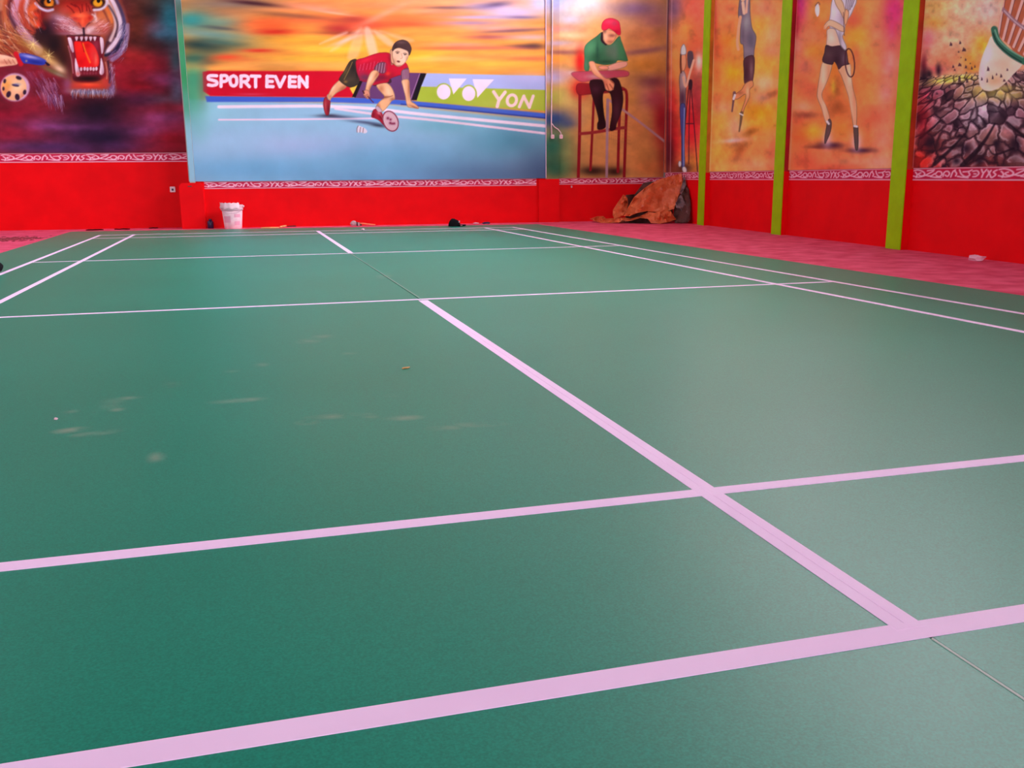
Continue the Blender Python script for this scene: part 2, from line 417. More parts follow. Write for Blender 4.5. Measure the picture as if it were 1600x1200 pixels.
# ---------- court mural (player, banner, lettering)
c = back_canvas(XP1+0.002, XQ0-0.005, MB1, Z_MURAL, Y_BACK-0.025)
c.base((246, 160, 66))
c.crop(0, 0, 1)
c.blobs([(560, -60, 320, 60, (214, 110, 70), 0.8), (330, -40, 80, 50, (90, 90, 86), 0.9), (780, -40, 90, 50, (170, 160, 215), 0.9),
 (480, 10, 90, 9, (236, 140, 96), .8), (590, 8, 90, 10, (246, 132, 74), .8), (360, 6, 70, 9, (126, 104, 92), .95), (395, 5, 45, 3.5, (66, 26, 38), .9, 6), (335, 22, 60, 8, (196, 128, 92), .7),
 (300, 32, 34, 16, (38, 146, 146), .95), (350, 36, 40, 10, (90, 150, 140), .8), (330, 54, 60, 8, (110, 150, 150), .8, 6), (345, 44, 30, 3, (60, 60, 80), .7, 6), (312, 70, 36, 8, (20, 34, 36), .95, 3), (345, 66, 40, 5, (60, 84, 76), .8, 6),
 (350, 60, 60, 20, (70, 120, 112), .55), (330, 80, 50, 12, (40, 70, 66), .6), (305, 92, 28, 9, (38, 86, 80), .9), (325, 98, 16, 5, (90, 70, 60), .8), (302, 125, 22, 26, (58, 152, 116), .95), (297, 165, 20, 30, (70, 160, 130), .9),
 (420, 38, 48, 12, (244, 94, 44), .95), (430, 50, 32, 5, (214, 32, 26), .85), (490, 30, 60, 8, (246, 100, 60), .7), (455, 24, 60, 4, (112, 70, 62), .6, 5), (530, 45, 30, 10, (170, 42, 46), .9), (575, 38, 40, 10, (196, 52, 46), .8), (556, 30, 28, 6, (150, 40, 46), .8), (540, 52, 50, 3, (120, 40, 40), .5),
 (460, 62, 60, 7, (252, 170, 52), .8), (520, 78, 70, 10, (250, 196, 60), .9), (430, 84, 60, 4, (250, 150, 64), .8), (405, 79, 26, 3, (232, 54, 40), .9), (356, 90, 24, 5, (236, 70, 40), .9), (378, 94, 40, 4, (246, 110, 60), .7), (470, 100, 110, 7, (254, 176, 90), .9), (370, 104, 60, 5, (252, 160, 80), .8), (500, 92, 70, 6, (252, 196, 56), .8),
 (540, 63, 26, 3, (255, 190, 190), .6, -20), (500, 14, 46, 4, (255, 150, 120), .8, 8), (520, 20, 30, 2, (255, 190, 170), .6, 8),
 (660, 4, 60, 8, (240, 166, 116), .9), (625, 30, 60, 10, (248, 120, 66), .9), (612, 8, 50, 6, (254, 140, 90), .7), (600, 22, 40, 5, (254, 170, 150), .5, -25), (640, 38, 50, 5, (226, 76, 46), .6), (700, 12, 36, 2.5, (110, 70, 84), .8), (680, 18, 50, 5, (230, 170, 150), .6),
 (760, 10, 40, 6, (160, 140, 190), .8), (775, 8, 24, 5, (86, 66, 96), .9, -8), (800, 20, 46, 10, (204, 190, 244), .9), (845, 5, 20, 14, (190, 200, 250), .9), (735, 36, 50, 4, (150, 120, 170), .8), (750, 27, 50, 3, (190, 170, 230), .8), (815, 27, 26, 2.5, (120, 100, 150), .8), (770, 44, 60, 6, (224, 150, 150), .8),
 (690, 52, 60, 6, (252, 150, 70), .9), (765, 58, 40, 4, (170, 80, 96), .8), (800, 48, 60, 3, (110, 70, 100), .7, -3), (830, 58, 40, 5, (236, 190, 210), .7), (720, 70, 50, 4, (255, 150, 130), .8), (700, 76, 50, 3, (235, 90, 70), .7), (820, 73, 30, 4, (84, 56, 76), .85), (835, 72, 14, 5, (70, 46, 60), .6), (760, 75, 60, 3, (230, 110, 90), .8),
 (645, 88, 50, 10, (254, 196, 50), .95), (700, 92, 60, 5, (254, 206, 130), .7), (780, 88, 70, 6, (250, 160, 80), .9), (830, 92, 36, 4, (226, 110, 80), .7), (750, 100, 90, 5, (254, 184, 70), .9), (650, 106, 60, 5, (254, 190, 60), .9), (800, 108, 60, 4, (252, 170, 76), .8)])
n = fbm(c.U/70+3, c.V/11+c.U/260, 11)-0.47
c.rgb *= (1+0.32*n*(c.V < 118))[..., None]
c.rgb[..., 0] = np.where(c.V < 118, np.maximum(c.rgb[..., 0], 0), c.rgb[..., 0])
# sun rays
c.crop(280, 0, 5.333)
for pts, a in (([(1480, 255), (1540, 255), (1490, 470), (1400, 480)], .35), ([(1540, 250), (1600, 250), (1660, 470), (1590, 480)], .6), ([(1450, 265), (1500, 270), (1330, 400), (1260, 420)], .4), ([(1370, 270), (1390, 285), (1220, 350), (1180, 360)], .6), ([(1610, 260), (1680, 270), (1800, 370), (1740, 380)], .5), ([(1680, 262), (1730, 268), (1950, 330), (1880, 350)], .35)):
    c.poly(pts, (255, 206, 196), f=2.5, a=a)
# court floor in the mural
c.poly([(-40, 830), (1700, 860), (3100, 1010), (3100, 1700), (-40, 1700)], (150, 194, 226), f=3, sm=False)
c.crop(0, 0, 1)
c.blobs([(330, 175, 60, 25, (150, 205, 225), .7), (480, 230, 140, 22, (180, 190, 232), .85), (350, 225, 60, 20, (160, 200, 235), .8), (400, 265, 160, 22, (112, 174, 220), .8), (620, 250, 140, 34, (110, 172, 214), .85), (800, 220, 80, 36, (84, 150, 176), .9), (760, 275, 110, 26, (86, 120, 160), .9), (850, 270, 40, 40, (70, 96, 136), .8), (600, 280, 120, 14, (104, 156, 206), .7), (700, 195, 60, 12, (110, 180, 200), .7)])
c.blobs([(302, 150, 20, 40, (70, 160, 120), .8), (312, 200, 16, 22, (120, 184, 190), .5)])
c.crop(280, 0, 5.333)
c.stroke([(330, 890), (900, 885), (1200, 885), (1600, 905), (2100, 960), (3050, 1050)], 26, (250, 226, 246), f=.8, a=.95)
c.stroke([(330, 998), (900, 995), (1300, 990), (1700, 985)], 14, (250, 214, 240), f=.7, a=.95)
c.stroke([(1300, 905), (1700, 960), (2200, 1010), (3050, 1112)], 20, (250, 214, 236), f=.7, a=.9)
# blue kerb line and boards
c.poly([(215, 800), (900, 806), (1600, 815), (1820, 830), (2500, 890), (3060, 945), (3060, 990), (2300, 915), (1800, 870), (1200, 850), (230, 850)], (66, 100, 206), f=1.2, sm=False)
c.stroke([(1850, 868), (2500, 930), (3060, 985)], 10, (34, 50, 140), f=.8, a=.8, sm=False)
c.poly([(195, 600), (240, 590), (900, 592), (1400, 592), (1540, 592), (1545, 640), (1440, 810), (900, 806), (260, 800), (200, 760)], (206, 6, 40), f=1.2, sm=False)
c.blob(195, 700, 40, 150, (110, 110, 90), .6)
c.blobs([(1100, 700, 250, 80, (222, 0, 34), .6), (600, 785, 130, 10, (220, 80, 110), .6)])
c.poly([(1520, 680), (1560, 600), (1480, 800), (1445, 780), (1420, 735)], (240, 196, 70), f=.6, sm=False)
c.poly([(1500, 680), (1560, 600), (2050, 608), (1960, 838), (1460, 815)], (104, 60, 110), f=.6, sm=False)
c.poly([(1500, 675), (1530, 672), (1470, 812), (1440, 808)], (30, 16, 22), f=.6, sm=False)
c.poly([(2012, 612), (2060, 612), (1980, 836), (1936, 832)], (22, 14, 26), f=.6, sm=False)
c.stroke([(2004, 614), (1926, 830)], 5, (170, 130, 170), sm=False)
c.poly([(2062, 610), (3060, 632), (3060, 760), (2015, 722)], (172, 184, 238), f=.7, sm=False)
c.poly([(2015, 722), (3060, 750), (3060, 925), (2500, 886), (1978, 842)], (172, 192, 62), f=.7, sm=False)
c.blobs([(2700, 860, 250, 40, (190, 200, 90), .6), (2200, 790, 120, 40, (160, 186, 40), .5), (2900, 650, 200, 40, (196, 190, 240), .6)])
# logo marks
WH = (252, 226, 246)
for tri in ([(2247, 654), (2396, 654), (2285, 786)], [(2444, 660), (2624, 662), (2486, 814)]): c.part('logo_mark'); c.poly(tri, WH, f=.5, sm=False)
c.part(None)
c.ellipse(2204, 766, 70, 74, (172, 192, 70), f=.5); c.ellipse(2413, 780, 68, 74, (172, 192, 70), f=.5)
c.part('logo_mark'); c.ellipse(2204, 766, 57, 63, WH)
c.part('logo_mark'); c.ellipse(2413, 780, 55, 62, WH)
c.part('lettering')
for st in ([(2620, 765), (2665, 832), (2650, 888)], [(2716, 768), (2665, 835)]): c.stroke(st, 27, (246, 214, 214), sm=False)
c.ring(2772, 836, 38, 46, 25, (246, 214, 214), ang=15)
for st in ([(2834, 890), (2872, 800)], [(2872, 805), (2918, 894)], [(2918, 894), (2950, 800)]): c.stroke(st, 25, (246, 214, 214), sm=False)
# SPORT EVEN
c.part('lettering')
LW = 28; TX = (254, 222, 244)
def L(*sts):
    for st in sts: c.stroke(st, LW, TX, sm=len(st) > 4, f=.5)
L([(312, 632), (275, 630), (245, 636), (244, 658), (275, 668), (310, 680), (312, 702), (280, 712), (244, 708)])
L([(350, 630), (348, 720)], [(350, 632), (385, 630), (402, 645), (398, 668), (380, 678), (350, 680)])
L([(452, 632), (428, 645), (424, 675), (432, 705), (455, 716), (475, 702), (480, 672), (474, 644), (452, 632)])
L([(515, 634), (515, 722)], [(515, 634), (550, 632), (574, 645), (572, 668), (550, 680), (515, 682)], [(545, 680), (585, 722)])
L([(600, 634), (672, 636)], [(637, 636), (637, 724)])
L([(732, 634), (730, 722)], [(732, 636), (784, 637)], [(732, 678), (776, 679)], [(730, 720), (782, 722)])
L([(802, 638), (840, 722)], [(880, 640), (840, 722)])
L([(920, 638), (918, 722)], [(920, 640), (970, 641)], [(920, 680), (964, 681)], [(918, 720), (970, 722)])
L([(1000, 724), (1000, 640)], [(1000, 640), (1064, 724)], [(1064, 724), (1066, 640)])
c.part(None)
# player
c.crop(480, 40, 6.665)
c.blobs([(290, 948, 190, 16, (70, 70, 100), .85, 2), (230, 935, 90, 16, (50, 40, 60), .7), (600, 1008, 170, 16, (70, 74, 110), .8, 6), (740, 1040, 90, 18, (36, 30, 50), .75, 8), (560, 1095, 90, 14, (170, 180, 220), .5)])
c.part('painted_player'); c.ol = 0.4
c.poly([(205, 735), (225, 715), (245, 770), (228, 785)], (238, 196, 190))
m = c.poly([(340, 572), (405, 622), (392, 655), (310, 700), (262, 745), (238, 772), (210, 752), (222, 712), (262, 640), (305, 592)], SK, ret=True)
c.blobs([(370, 655, 60, 25, SKD, .8, -35), (270, 650, 40, 16, SKL, .7, -55), (240, 740, 20, 20, SKD, .5)], clip=m)
m = c.poly([(176, 762), (200, 742), (215, 770), (240, 786), (238, 850), (226, 925), (196, 932), (178, 892), (166, 820)], (158, 34, 50), ret=True)
c.blobs([(190, 830, 12, 60, (200, 90, 90), .7), (222, 870, 12, 50, (90, 14, 30), .7)], clip=m)
m = c.poly([(455, 362), (515, 352), (540, 430), (545, 580), (505, 628), (450, 642), (395, 622), (338, 575), (336, 545), (380, 480), (420, 405)], (62, 50, 42), ret=True)
c.blobs([(400, 470, 20, 60, (104, 88, 48), .6, 25), (480, 440, 30, 60, (40, 30, 30), .8), (440, 560, 50, 25, (80, 62, 48), .8), (400, 585, 20, 14, (180, 130, 60), .6), (520, 500, 16, 60, (30, 20, 24), .7)], clip=m)
c.stroke([(470, 380), (440, 450), (385, 560)], 9, (150, 120, 60), a=.7)
# front shorts and leg
m = c.poly([(690, 560), (800, 545), (860, 545), (875, 590), (820, 610), (750, 620), (690, 625)], (66, 34, 50), ret=True)
m = c.poly([(722, 618), (780, 598), (835, 600), (880, 645), (908, 710), (912, 765), (880, 785), (850, 830), (800, 885), (760, 900), (716, 860), (725, 825), (760, 785), (805, 745), (770, 695), (735, 655)], SK, ret=True)
c.blobs([(850, 700, 34, 80, (252, 206, 168), .8, -20), (770, 660, 30, 40, (190, 112, 76), .7), (800, 750, 60, 16, (150, 80, 56), .8, -10), (780, 830, 40, 50, (240, 180, 130), .7), (890, 770, 30, 24, (150, 82, 60), .7), (740, 850, 20, 40, SKD, .7)], clip=m)
c.stroke([(805, 745), (850, 742), (890, 730)], 7, (130, 66, 46), a=.8)
c.poly([(712, 850), (735, 838), (778, 880), (768, 915), (722, 895)], (206, 170, 190))
m = c.poly([(682, 888), (712, 868), (740, 900), (775, 905), (800, 960), (822, 1010), (800, 1038), (745, 988), (700, 965), (668, 950)], (168, 30, 52), ret=True)
c.blobs([(770, 960, 40, 14, (100, 10, 30), .7, 50), (745, 910, 22, 14, (230, 150, 160), .8, 40), (690, 930, 16, 30, (120, 14, 34), .7)], clip=m)
# shirt
m = c.poly([(512, 362), (600, 332), (700, 296), (780, 280), (862, 292), (895, 390), (950, 425), (1012, 382), (1045, 415), (1062, 480), (1058, 555), (1000, 570), (978, 520), (930, 528), (862, 556), (840, 590), (760, 604), (690, 622), (640, 590), (565, 578), (525, 510), (510, 440)], (196, 14, 48), ret=True)
c.blobs([(610, 360, 70, 22, (226, 30, 64), .8, -20), (560, 480, 40, 40, (180, 30, 70), .7), (600, 540, 70, 40, (96, 50, 78), .9), (780, 540, 80, 34, (104, 20, 50), .8), (860, 520, 50, 40, (150, 14, 40), .8), (840, 500, 26, 22, (230, 60, 40), .8), (1020, 460, 26, 60, (190, 30, 60), .6), (700, 560, 60, 30, (90, 36, 60), .8), (860, 350, 20, 60, (140, 10, 36), .7)], clip=m)
for k in range(14): c.stroke([(540+k*18, 400+6*(k % 3)-k*3), (525+k*18, 470-k*2)], 5, (200, 120, 160) if k % 2 else (150, 20, 60), a=.6, clip=m)
m = c.poly([(700, 440), (740, 392), (800, 380), (835, 410), (825, 470), (790, 500), (740, 486), (705, 470)], (122, 70, 94), f=1.2, ret=True)
for k in range(9): c.stroke([(715+k*14, 392), (700+k*14, 490)], 6, (196, 160, 184) if k % 2 else (90, 44, 66), a=.7, clip=m)
c.blob(830, 430, 20, 50, (196, 14, 48), .8)
m = c.poly([(985, 470), (1050, 440), (1062, 500), (1058, 560), (995, 572), (978, 530)], (122, 70, 96), ret=True)
for k in range(6): c.stroke([(990+k*13, 460), (992+k*13, 565)], 5, (196, 160, 184), a=.7, clip=m)
# arms
m = c.poly([(690, 466), (730, 470), (748, 505), (715, 560), (672, 625), (650, 672), (648, 695), (606, 690), (612, 630), (634, 545), (660, 490)], SK, ret=True)
c.blobs([(725, 510, 16, 50, SKD, .7, 30), (655, 560, 16, 60, SKL, .8, 25), (660, 640, 14, 40, SKD, .6, 25)], clip=m)
m = c.poly([(590, 682), (615, 668), (645, 685), (652, 735), (632, 765), (604, 745), (585, 715)], (226, 150, 120), ret=True)
for k in range(3): c.stroke([(600+12*k, 725-6*k), (622+10*k, 752-8*k)], 5, (120, 60, 50), a=.8)
c.stroke([(580, 680), (592, 705)], 14, (60, 16, 30)); c.stroke([(632, 740), (690, 800)], 10, (90, 20, 40))
m = c.poly([(985, 572), (1056, 562), (1066, 640), (1070, 720), (1082, 785), (1120, 812), (1162, 850), (1150, 866), (1100, 858), (1052, 850), (1032, 808), (1020, 730), (998, 640)], SK, ret=True)
c.blobs([(1010, 640, 14, 70, (246, 200, 164), .8, -8), (1056, 650, 10, 90, SKD, .7), (1110, 845, 50, 10, SKD, .7, 20), (1050, 800, 20, 20, (246, 190, 150), .6)], clip=m)
for k in range(4): c.stroke([(1090+14*k, 838+4*k), (1120+13*k, 858+2*k)], 4, (160, 90, 70), a=.8)
# head
m = c.poly([(880, 270), (905, 246), (960, 232), (1046, 262), (1056, 318), (1030, 372), (990, 412), (948, 428), (912, 404), (888, 350)], (240, 190, 160), ret=True)
c.blobs([(905, 380, 24, 40, (176, 110, 84), .6), (1000, 330, 30, 60, (252, 214, 190), .7), (1040, 350, 14, 40, (190, 130, 104), .6), (960, 420, 40, 10, (160, 90, 70), .7)], clip=m)
c.poly([(862, 262), (885, 250), (892, 330), (905, 385), (880, 410), (866, 360)], (210, 150, 118)); c.stroke([(866, 300), (872, 380), (905, 405)], 8, (110, 14, 36), a=.8)
m = c.poly([(890, 268), (884, 238), (905, 190), (945, 158), (1000, 148), (1050, 168), (1082, 220), (1084, 262), (1062, 312), (1050, 268), (1000, 244), (955, 230), (912, 244)], (74, 48, 50), ret=True)
c.blobs([(980, 175, 50, 16, (116, 84, 84), .6), (920, 220, 20, 30, (50, 30, 32), .7)], clip=m)
c.stroke([(918, 275), (940, 268), (962, 276)], 6, (80, 44, 40), a=.9); c.stroke([(1000, 290), (1022, 288), (1040, 298)], 6, (80, 44, 40), a=.9)
c.ellipse(940, 285, 13, 6, (90, 60, 60)); c.ellipse(1018, 302, 11, 6, (90, 60, 60))
c.stroke([(980, 290), (990, 335), (972, 342)], 6, (190, 120, 96), a=.8); c.ellipse(950, 374, 16, 9, (110, 40, 44), ang=15); c.stroke([(935, 368), (968, 374)], 5, (180, 90, 90), a=.8)
c.ol = 0.0
c.part('painted_racket')
c.ellipse(868, 995, 74, 108, (214, 172, 186), ang=-22); c.ring(868, 995, 76, 108, 12, (140, 44, 70), ang=-22)
for k in range(-3, 4): c.stroke([(868+22*k-40, 995-70), (868+22*k+40, 995+70)], 2.5, (236, 206, 214), a=.5)
c.blobs([(840, 965, 14, 14, (120, 20, 56), .95), (868, 978, 12, 12, (120, 20, 56), .95), (866, 1015, 14, 14, (120, 20, 56), .95), (905, 1020, 14, 12, (120, 20, 56), .95), (885, 1022, 12, 10, (120, 20, 56), .9)])
c.part('painted_shuttlecock')
c.poly([(532, 1045), (560, 1052), (600, 1068), (626, 1104), (600, 1122), (560, 1112), (520, 1108)], (240, 220, 236), a=.9)
for st in ([(530, 1045), (518, 1075), (520, 1110)], [(555, 1060), (548, 1110)], [(585, 1066), (580, 1112)]): c.stroke(st, 8, (120, 80, 90), a=.8)
c.part(None)
c.crop(0, 0, 1); c.mottle(40, 40, .10, 5)
finish(c, 'court_mural', 'large mural of a lunging badminton player before SPORT EVEN boards under an orange sky')

# ---------- tiger mural
c = back_canvas(-7.2, XP0-0.02, TB1, Z_MURAL, Y_TIGER-0.025)
c.base((120, 24, 40))
c.crop(0, 0, 4.617)
c.blobs([(1100, 0, 260, 120, (80, 60, 50), .9), (1230, 150, 110, 200, (40, 140, 160), .95), (1180, 250, 140, 60, (60, 120, 150), .8), (1060, 90, 80, 60, (36, 34, 40), .85), (1100, 200, 90, 40, (120, 110, 140), .6), (980, 200, 90, 200, (110, 46, 30), .9), (1080, 330, 120, 60, (60, 30, 30), .8), (950, 420, 120, 60, (150, 34, 30), .8), (1000, 520, 200, 100, (150, 20, 34), .9), (1270, 440, 50, 120, (50, 100, 110), .8), (1180, 580, 160, 60, (150, 70, 130), .85), (1000, 620, 150, 60, (150, 8, 24), .8), (1280, 660, 60, 120, (90, 110, 140), .8), (1150, 720, 130, 40, (90, 130, 150), .5), (1200, 780, 150, 40, (170, 40, 60), .8), (1000, 720, 160, 60, (90, 30, 70), .8),
 (1180, 850, 200, 50, (160, 70, 130), .85), (1100, 950, 260, 60, (150, 80, 150), .7), (1240, 1000, 160, 70, (180, 20, 40), .9), (1000, 1050, 200, 60, (130, 30, 60), .7), (700, 800, 230, 140, (20, 8, 26), .95), (620, 960, 330, 110, (60, 34, 80), .8), (760, 1000, 200, 80, (24, 14, 40), .9), (250, 900, 250, 70, (120, 60, 110), .8), (80, 950, 160, 70, (160, 30, 60), .85), (150, 1060, 300, 50, (110, 56, 110), .8), (450, 915, 200, 22, (140, 70, 140), .7), (400, 1060, 260, 40, (60, 40, 90), .7), (60, 820, 200, 60, (130, 14, 40), .8), (560, 1090, 260, 30, (70, 40, 90), .6), (850, 1060, 160, 40, (90, 50, 110), .5)])
n = fbm(c.U/26+2, c.V/13, 21)-0.47
c.rgb *= (1+0.6*n)[..., None]
c.part('painted_tiger')
c.crop(60, 0, 6.667)
# head mass, kept soft at its rim
m = c.poly([(-500, -500), (900, -500), (850, -60), (900, 120), (935, 300), (910, 450), (840, 560), (760, 630), (790, 820), (800, 960), (700, 1010), (420, 1000), (300, 940), (280, 820), (150, 700), (-100, 560), (-500, 480)], (150, 62, 36), f=3.5, ret=True)
c.blobs([(-250, 60, 160, 260, (196, 92, 52), .9), (-330, 260, 150, 140, (206, 130, 84), .8), (-120, 120, 120, 200, (176, 70, 44), .8), (60, 300, 170, 150, (26, 10, 26), .97), (160, 470, 130, 170, (22, 8, 16), .97), (250, 640, 90, 150, (34, 10, 14), .9), (0, 430, 120, 90, (40, 20, 24), .8), (60, 130, 110, 90, (120, 26, 22), .85), (330, 20, 260, 60, (110, 22, 18), .9), (500, 10, 120, 70, (90, 26, 20), .8), (300, -150, 400, 110, (186, 90, 40), .9), (640, 160, 90, 90, (214, 116, 66), .9), (740, 180, 60, 120, (222, 130, 70), .85), (700, 300, 60, 90, (190, 90, 60), .8), (760, 420, 60, 110, (60, 40, 66), .85), (880, 300, 50, 200, (130, 116, 160), .85), (840, 520, 70, 80, (136, 100, 150), .85), (760, 600, 50, 40, (110, 60, 110), .8), (740, 760, 60, 160, (120, 40, 60), .85), (780, 880, 30, 110, (120, 84, 130), .8), (320, 700, 40, 140, (70, 20, 30), .8)], clip=m)
# left cheek bands
for st, w, col, a in (([(-190, -60), (-240, 60), (-250, 190), (-170, 320), (-70, 440), (0, 520)], 90, (198, 150, 186), .8), ([(-250, -80), (-300, 40), (-300, 160), (-230, 290)], 44, (70, 26, 44), .8), ([(-130, -40), (-180, 80), (-150, 220), (-60, 330)], 56, (186, 66, 46), .85), ([(-90, -60), (-130, 60), (-110, 170), (-50, 250)], 36, (214, 186, 206), .8), ([(0, 40), (-70, 90), (-80, 180), (-20, 260)], 70, (220, 92, 44), .85), ([(-30, 150), (10, 180), (0, 260)], 44, (230, 56, 28), .85), ([(60, 120), (20, 210), (60, 290)], 40, (120, 14, 18), .7), ([(-420, 60), (-400, 240), (-330, 380)], 60, (90, 36, 40), .6), ([(-380, -40), (-400, 90)], 50, (216, 150, 120), .6)):
    c.stroke(st, w, col, f=2.4, a=a)
# right ruff bands
for st, w, col, a in (([(745, -40), (810, 90), (850, 220), (850, 330), (800, 440), (710, 545)], 46, (226, 206, 224), .95), ([(790, -40), (850, 80), (895, 230), (880, 380), (800, 520)], 34, (60, 56, 100), .8), ([(700, -20), (760, 90), (800, 200), (800, 300), (750, 420)], 34, (228, 196, 196), .9), ([(735, 60), (790, 150), (825, 260), (800, 380)], 16, (40, 30, 56), .85), ([(690, 60), (745, 150), (765, 230)], 24, (226, 116, 54), .9), ([(665, 90), (700, 150), (735, 230)], 18, (110, 40, 40), .7), ([(930, 260), (920, 420), (850, 560), (770, 625)], 40, (156, 136, 180), .75), ([(870, 420), (800, 530), (700, 575)], 34, (30, 28, 54), .9), ([(720, 440), (700, 500), (690, 540)], 26, (60, 30, 46), .8)):
    c.stroke(st, w, col, f=1.5, a=a)
# brow, bridge and nose
c.blobs([(400, 80, 150, 70, (190, 36, 26), .95), (330, 60, 60, 40, (206, 50, 34), .8), (500, 90, 60, 60, (200, 44, 34), .85), (440, 180, 110, 60, (236, 92, 54), .95), (460, 240, 50, 60, (224, 66, 40), .95), (560, 140, 50, 60, (150, 60, 56), .8), (400, 30, 120, 30, (140, 20, 16), .8), (270, 110, 60, 40, (190, 70, 60), .7)])
c.poly([(335, 165), (400, 140), (480, 136), (545, 160), (572, 196), (510, 235), (478, 300), (450, 290), (420, 235), (370, 205)], (226, 62, 36), f=2.5, a=.9)
c.blobs([(440, 165, 60, 24, (248, 120, 76), .9), (460, 220, 20, 60, (246, 104, 62), .8), (540, 190, 24, 24, (180, 20, 22), .8), (380, 195, 30, 16, (190, 30, 28), .8)])
for st in ([(300, 60), (340, 90), (370, 130)], [(380, 50), (420, 80), (440, 130)], [(455, 50), (460, 120)], [(520, 60), (540, 120)], [(340, 40), (390, 70)], [(500, 40), (505, 110)]): c.stroke(st, 12, (96, 6, 12), f=1, a=.75)
c.stroke([(585, 150), (590, 205), (520, 250), (485, 300)], 10, (60, 10, 24), f=1, a=.9); c.stroke([(420, 240), (455, 295), (470, 320)], 8, (90, 10, 20), f=1, a=.8)
# muzzle: pale fur fading to red and black
c.blobs([(230, 200, 110, 50, (190, 150, 176), .9, 22), (300, 260, 120, 60, (196, 110, 116), .9, 20), (250, 320, 90, 40, (160, 70, 84), .8, 10), (380, 310, 90, 40, (222, 180, 188), .95, 22), (420, 345, 50, 20, (226, 190, 200), .9), (300, 350, 100, 16, (150, 90, 110), .8), (150, 240, 40, 60, (90, 40, 70), .6)])
c.blobs([(560, 300, 70, 44, (220, 176, 180), .95, -25), (640, 260, 70, 50, (206, 120, 110), .9), (700, 300, 40, 60, (186, 80, 76), .85), (600, 345, 80, 20, (190, 120, 130), .85), (520, 320, 30, 36, (236, 206, 214), .9), (600, 210, 40, 30, (226, 160, 140), .7), (590, 170, 14, 40, (236, 206, 206), .8)])
c.fur(250, 230, 110, 60, 25, 60, 70, 8, [(214, 180, 200), (170, 100, 120), (230, 200, 210), (120, 50, 70)], a=.55, seed=41)
c.fur(380, 310, 80, 40, 18, 50, 60, 8, [(236, 206, 214), (206, 150, 160), (190, 120, 130)], a=.55, seed=42)
c.fur(620, 280, 90, 60, -25, 60, 60, 8, [(236, 200, 206), (206, 130, 120), (230, 170, 160), (150, 60, 60)], a=.55, seed=43)
for k in range(8): c.ellipse(230+(k % 4)*44, 285+24*(k//4), 5, 5, (90, 26, 46), a=.6)
c.stroke([(470, 295), (474, 340), (476, 375)], 20, (36, 14, 34), f=1.1)
c.stroke([(300, 375), (400, 372), (474, 366), (560, 374), (640, 384)], 14, (40, 12, 26), f=1.3, a=.9)
# mouth
m = c.poly([(305, 385), (380, 378), (474, 380), (560, 384), (660, 392), (684, 470), (676, 600), (690, 740), (700, 800), (600, 850), (460, 862), (360, 830), (362, 700), (345, 560), (316, 470)], (110, 18, 34), f=1.2, ret=True)
c.blobs([(520, 820, 170, 34, (26, 4, 8), .97), (600, 470, 40, 90, (150, 44, 66), .85), (340, 560, 30, 150, (140, 44, 66), .8), (470, 410, 160, 16, (60, 8, 22), .8), (520, 770, 100, 16, (120, 30, 46), .8)], clip=m)
m = c.poly([(372, 445), (420, 432), (470, 438), (520, 432), (575, 470), (615, 545), (632, 620), (620, 690), (540, 702), (440, 704), (410, 680), (390, 580)], (230, 20, 22), f=1, ret=True)
c.blobs([(430, 500, 46, 90, (240, 40, 28), .85), (570, 560, 40, 100, (232, 56, 58), .8), (440, 650, 60, 40, (210, 0, 14), .8), (600, 620, 20, 70, (244, 120, 96), .7), (500, 470, 30, 30, (190, 10, 16), .7)], clip=m)
c.stroke([(462, 455), (500, 560), (538, 650)], 16, (244, 124, 36), a=.85, f=.9); c.stroke([(450, 440), (478, 540)], 8, (140, 0, 8), a=.8)
TW = (232, 204, 220)
for pts in ([(306, 392), (338, 396), (356, 450), (368, 530), (358, 546), (336, 510), (314, 440)], [(640, 394), (672, 400), (682, 460), (676, 530), (660, 560), (650, 500)], [(384, 606), (400, 640), (424, 730), (432, 785), (398, 790), (380, 700)], [(652, 604), (672, 660), (682, 750), (660, 780), (636, 760), (644, 690)]):
    mm = c.poly(pts, TW, f=.7, ret=True); xm = sum(p[0] for p in pts)/len(pts); c.blob(xm+12, pts[3][1], 12, 90, (160, 110, 140), .6, clip=mm)
for x in (398, 450, 498, 545, 588): c.poly([(x-16, 385), (x+15, 385), (x+6, 420), (x-5, 424)], TW, f=.6, a=.9)
for k, x in enumerate((445, 482, 512, 545, 575, 604)): c.ellipse(x, 720-4*(k % 2), 13, 20, TW, f=.6, a=.9); c.ellipse(x-4, 760, 11, 16, (140, 46, 64), f=.6, a=.8)
c.blob(412, 770, 26, 24, (220, 110, 104), .85)
# chin
c.blobs([(520, 895, 190, 34, (222, 52, 36), .97), (400, 890, 60, 30, (196, 60, 50), .85), (700, 850, 50, 60, (206, 60, 50), .85), (520, 880, 100, 16, (246, 90, 54), .85), (300, 880, 50, 80, (140, 70, 110), .85), (420, 950, 120, 24, (150, 120, 150), .85), (600, 960, 150, 30, (110, 110, 150), .9), (760, 940, 40, 50, (110, 84, 130), .8)])
c.stroke([(700, 650), (716, 740), (712, 820)], 12, (222, 140, 120), a=.75, f=.9); c.stroke([(725, 640), (745, 760), (740, 860)], 16, (40, 24, 50), a=.8, f=1.3); c.stroke([(310, 480), (345, 620), (362, 760)], 10, (214, 130, 150), a=.7, f=.9)
c.fur(560, 950, 220, 22, 92, 110, 62, 9, [(186, 180, 206), (110, 110, 150), (216, 206, 222), (70, 66, 100)], seed=3, jit=14)
c.fur(770, 800, 26, 150, 98, 60, 60, 8, [(156, 120, 168), (100, 66, 116), (190, 160, 196)], seed=4)
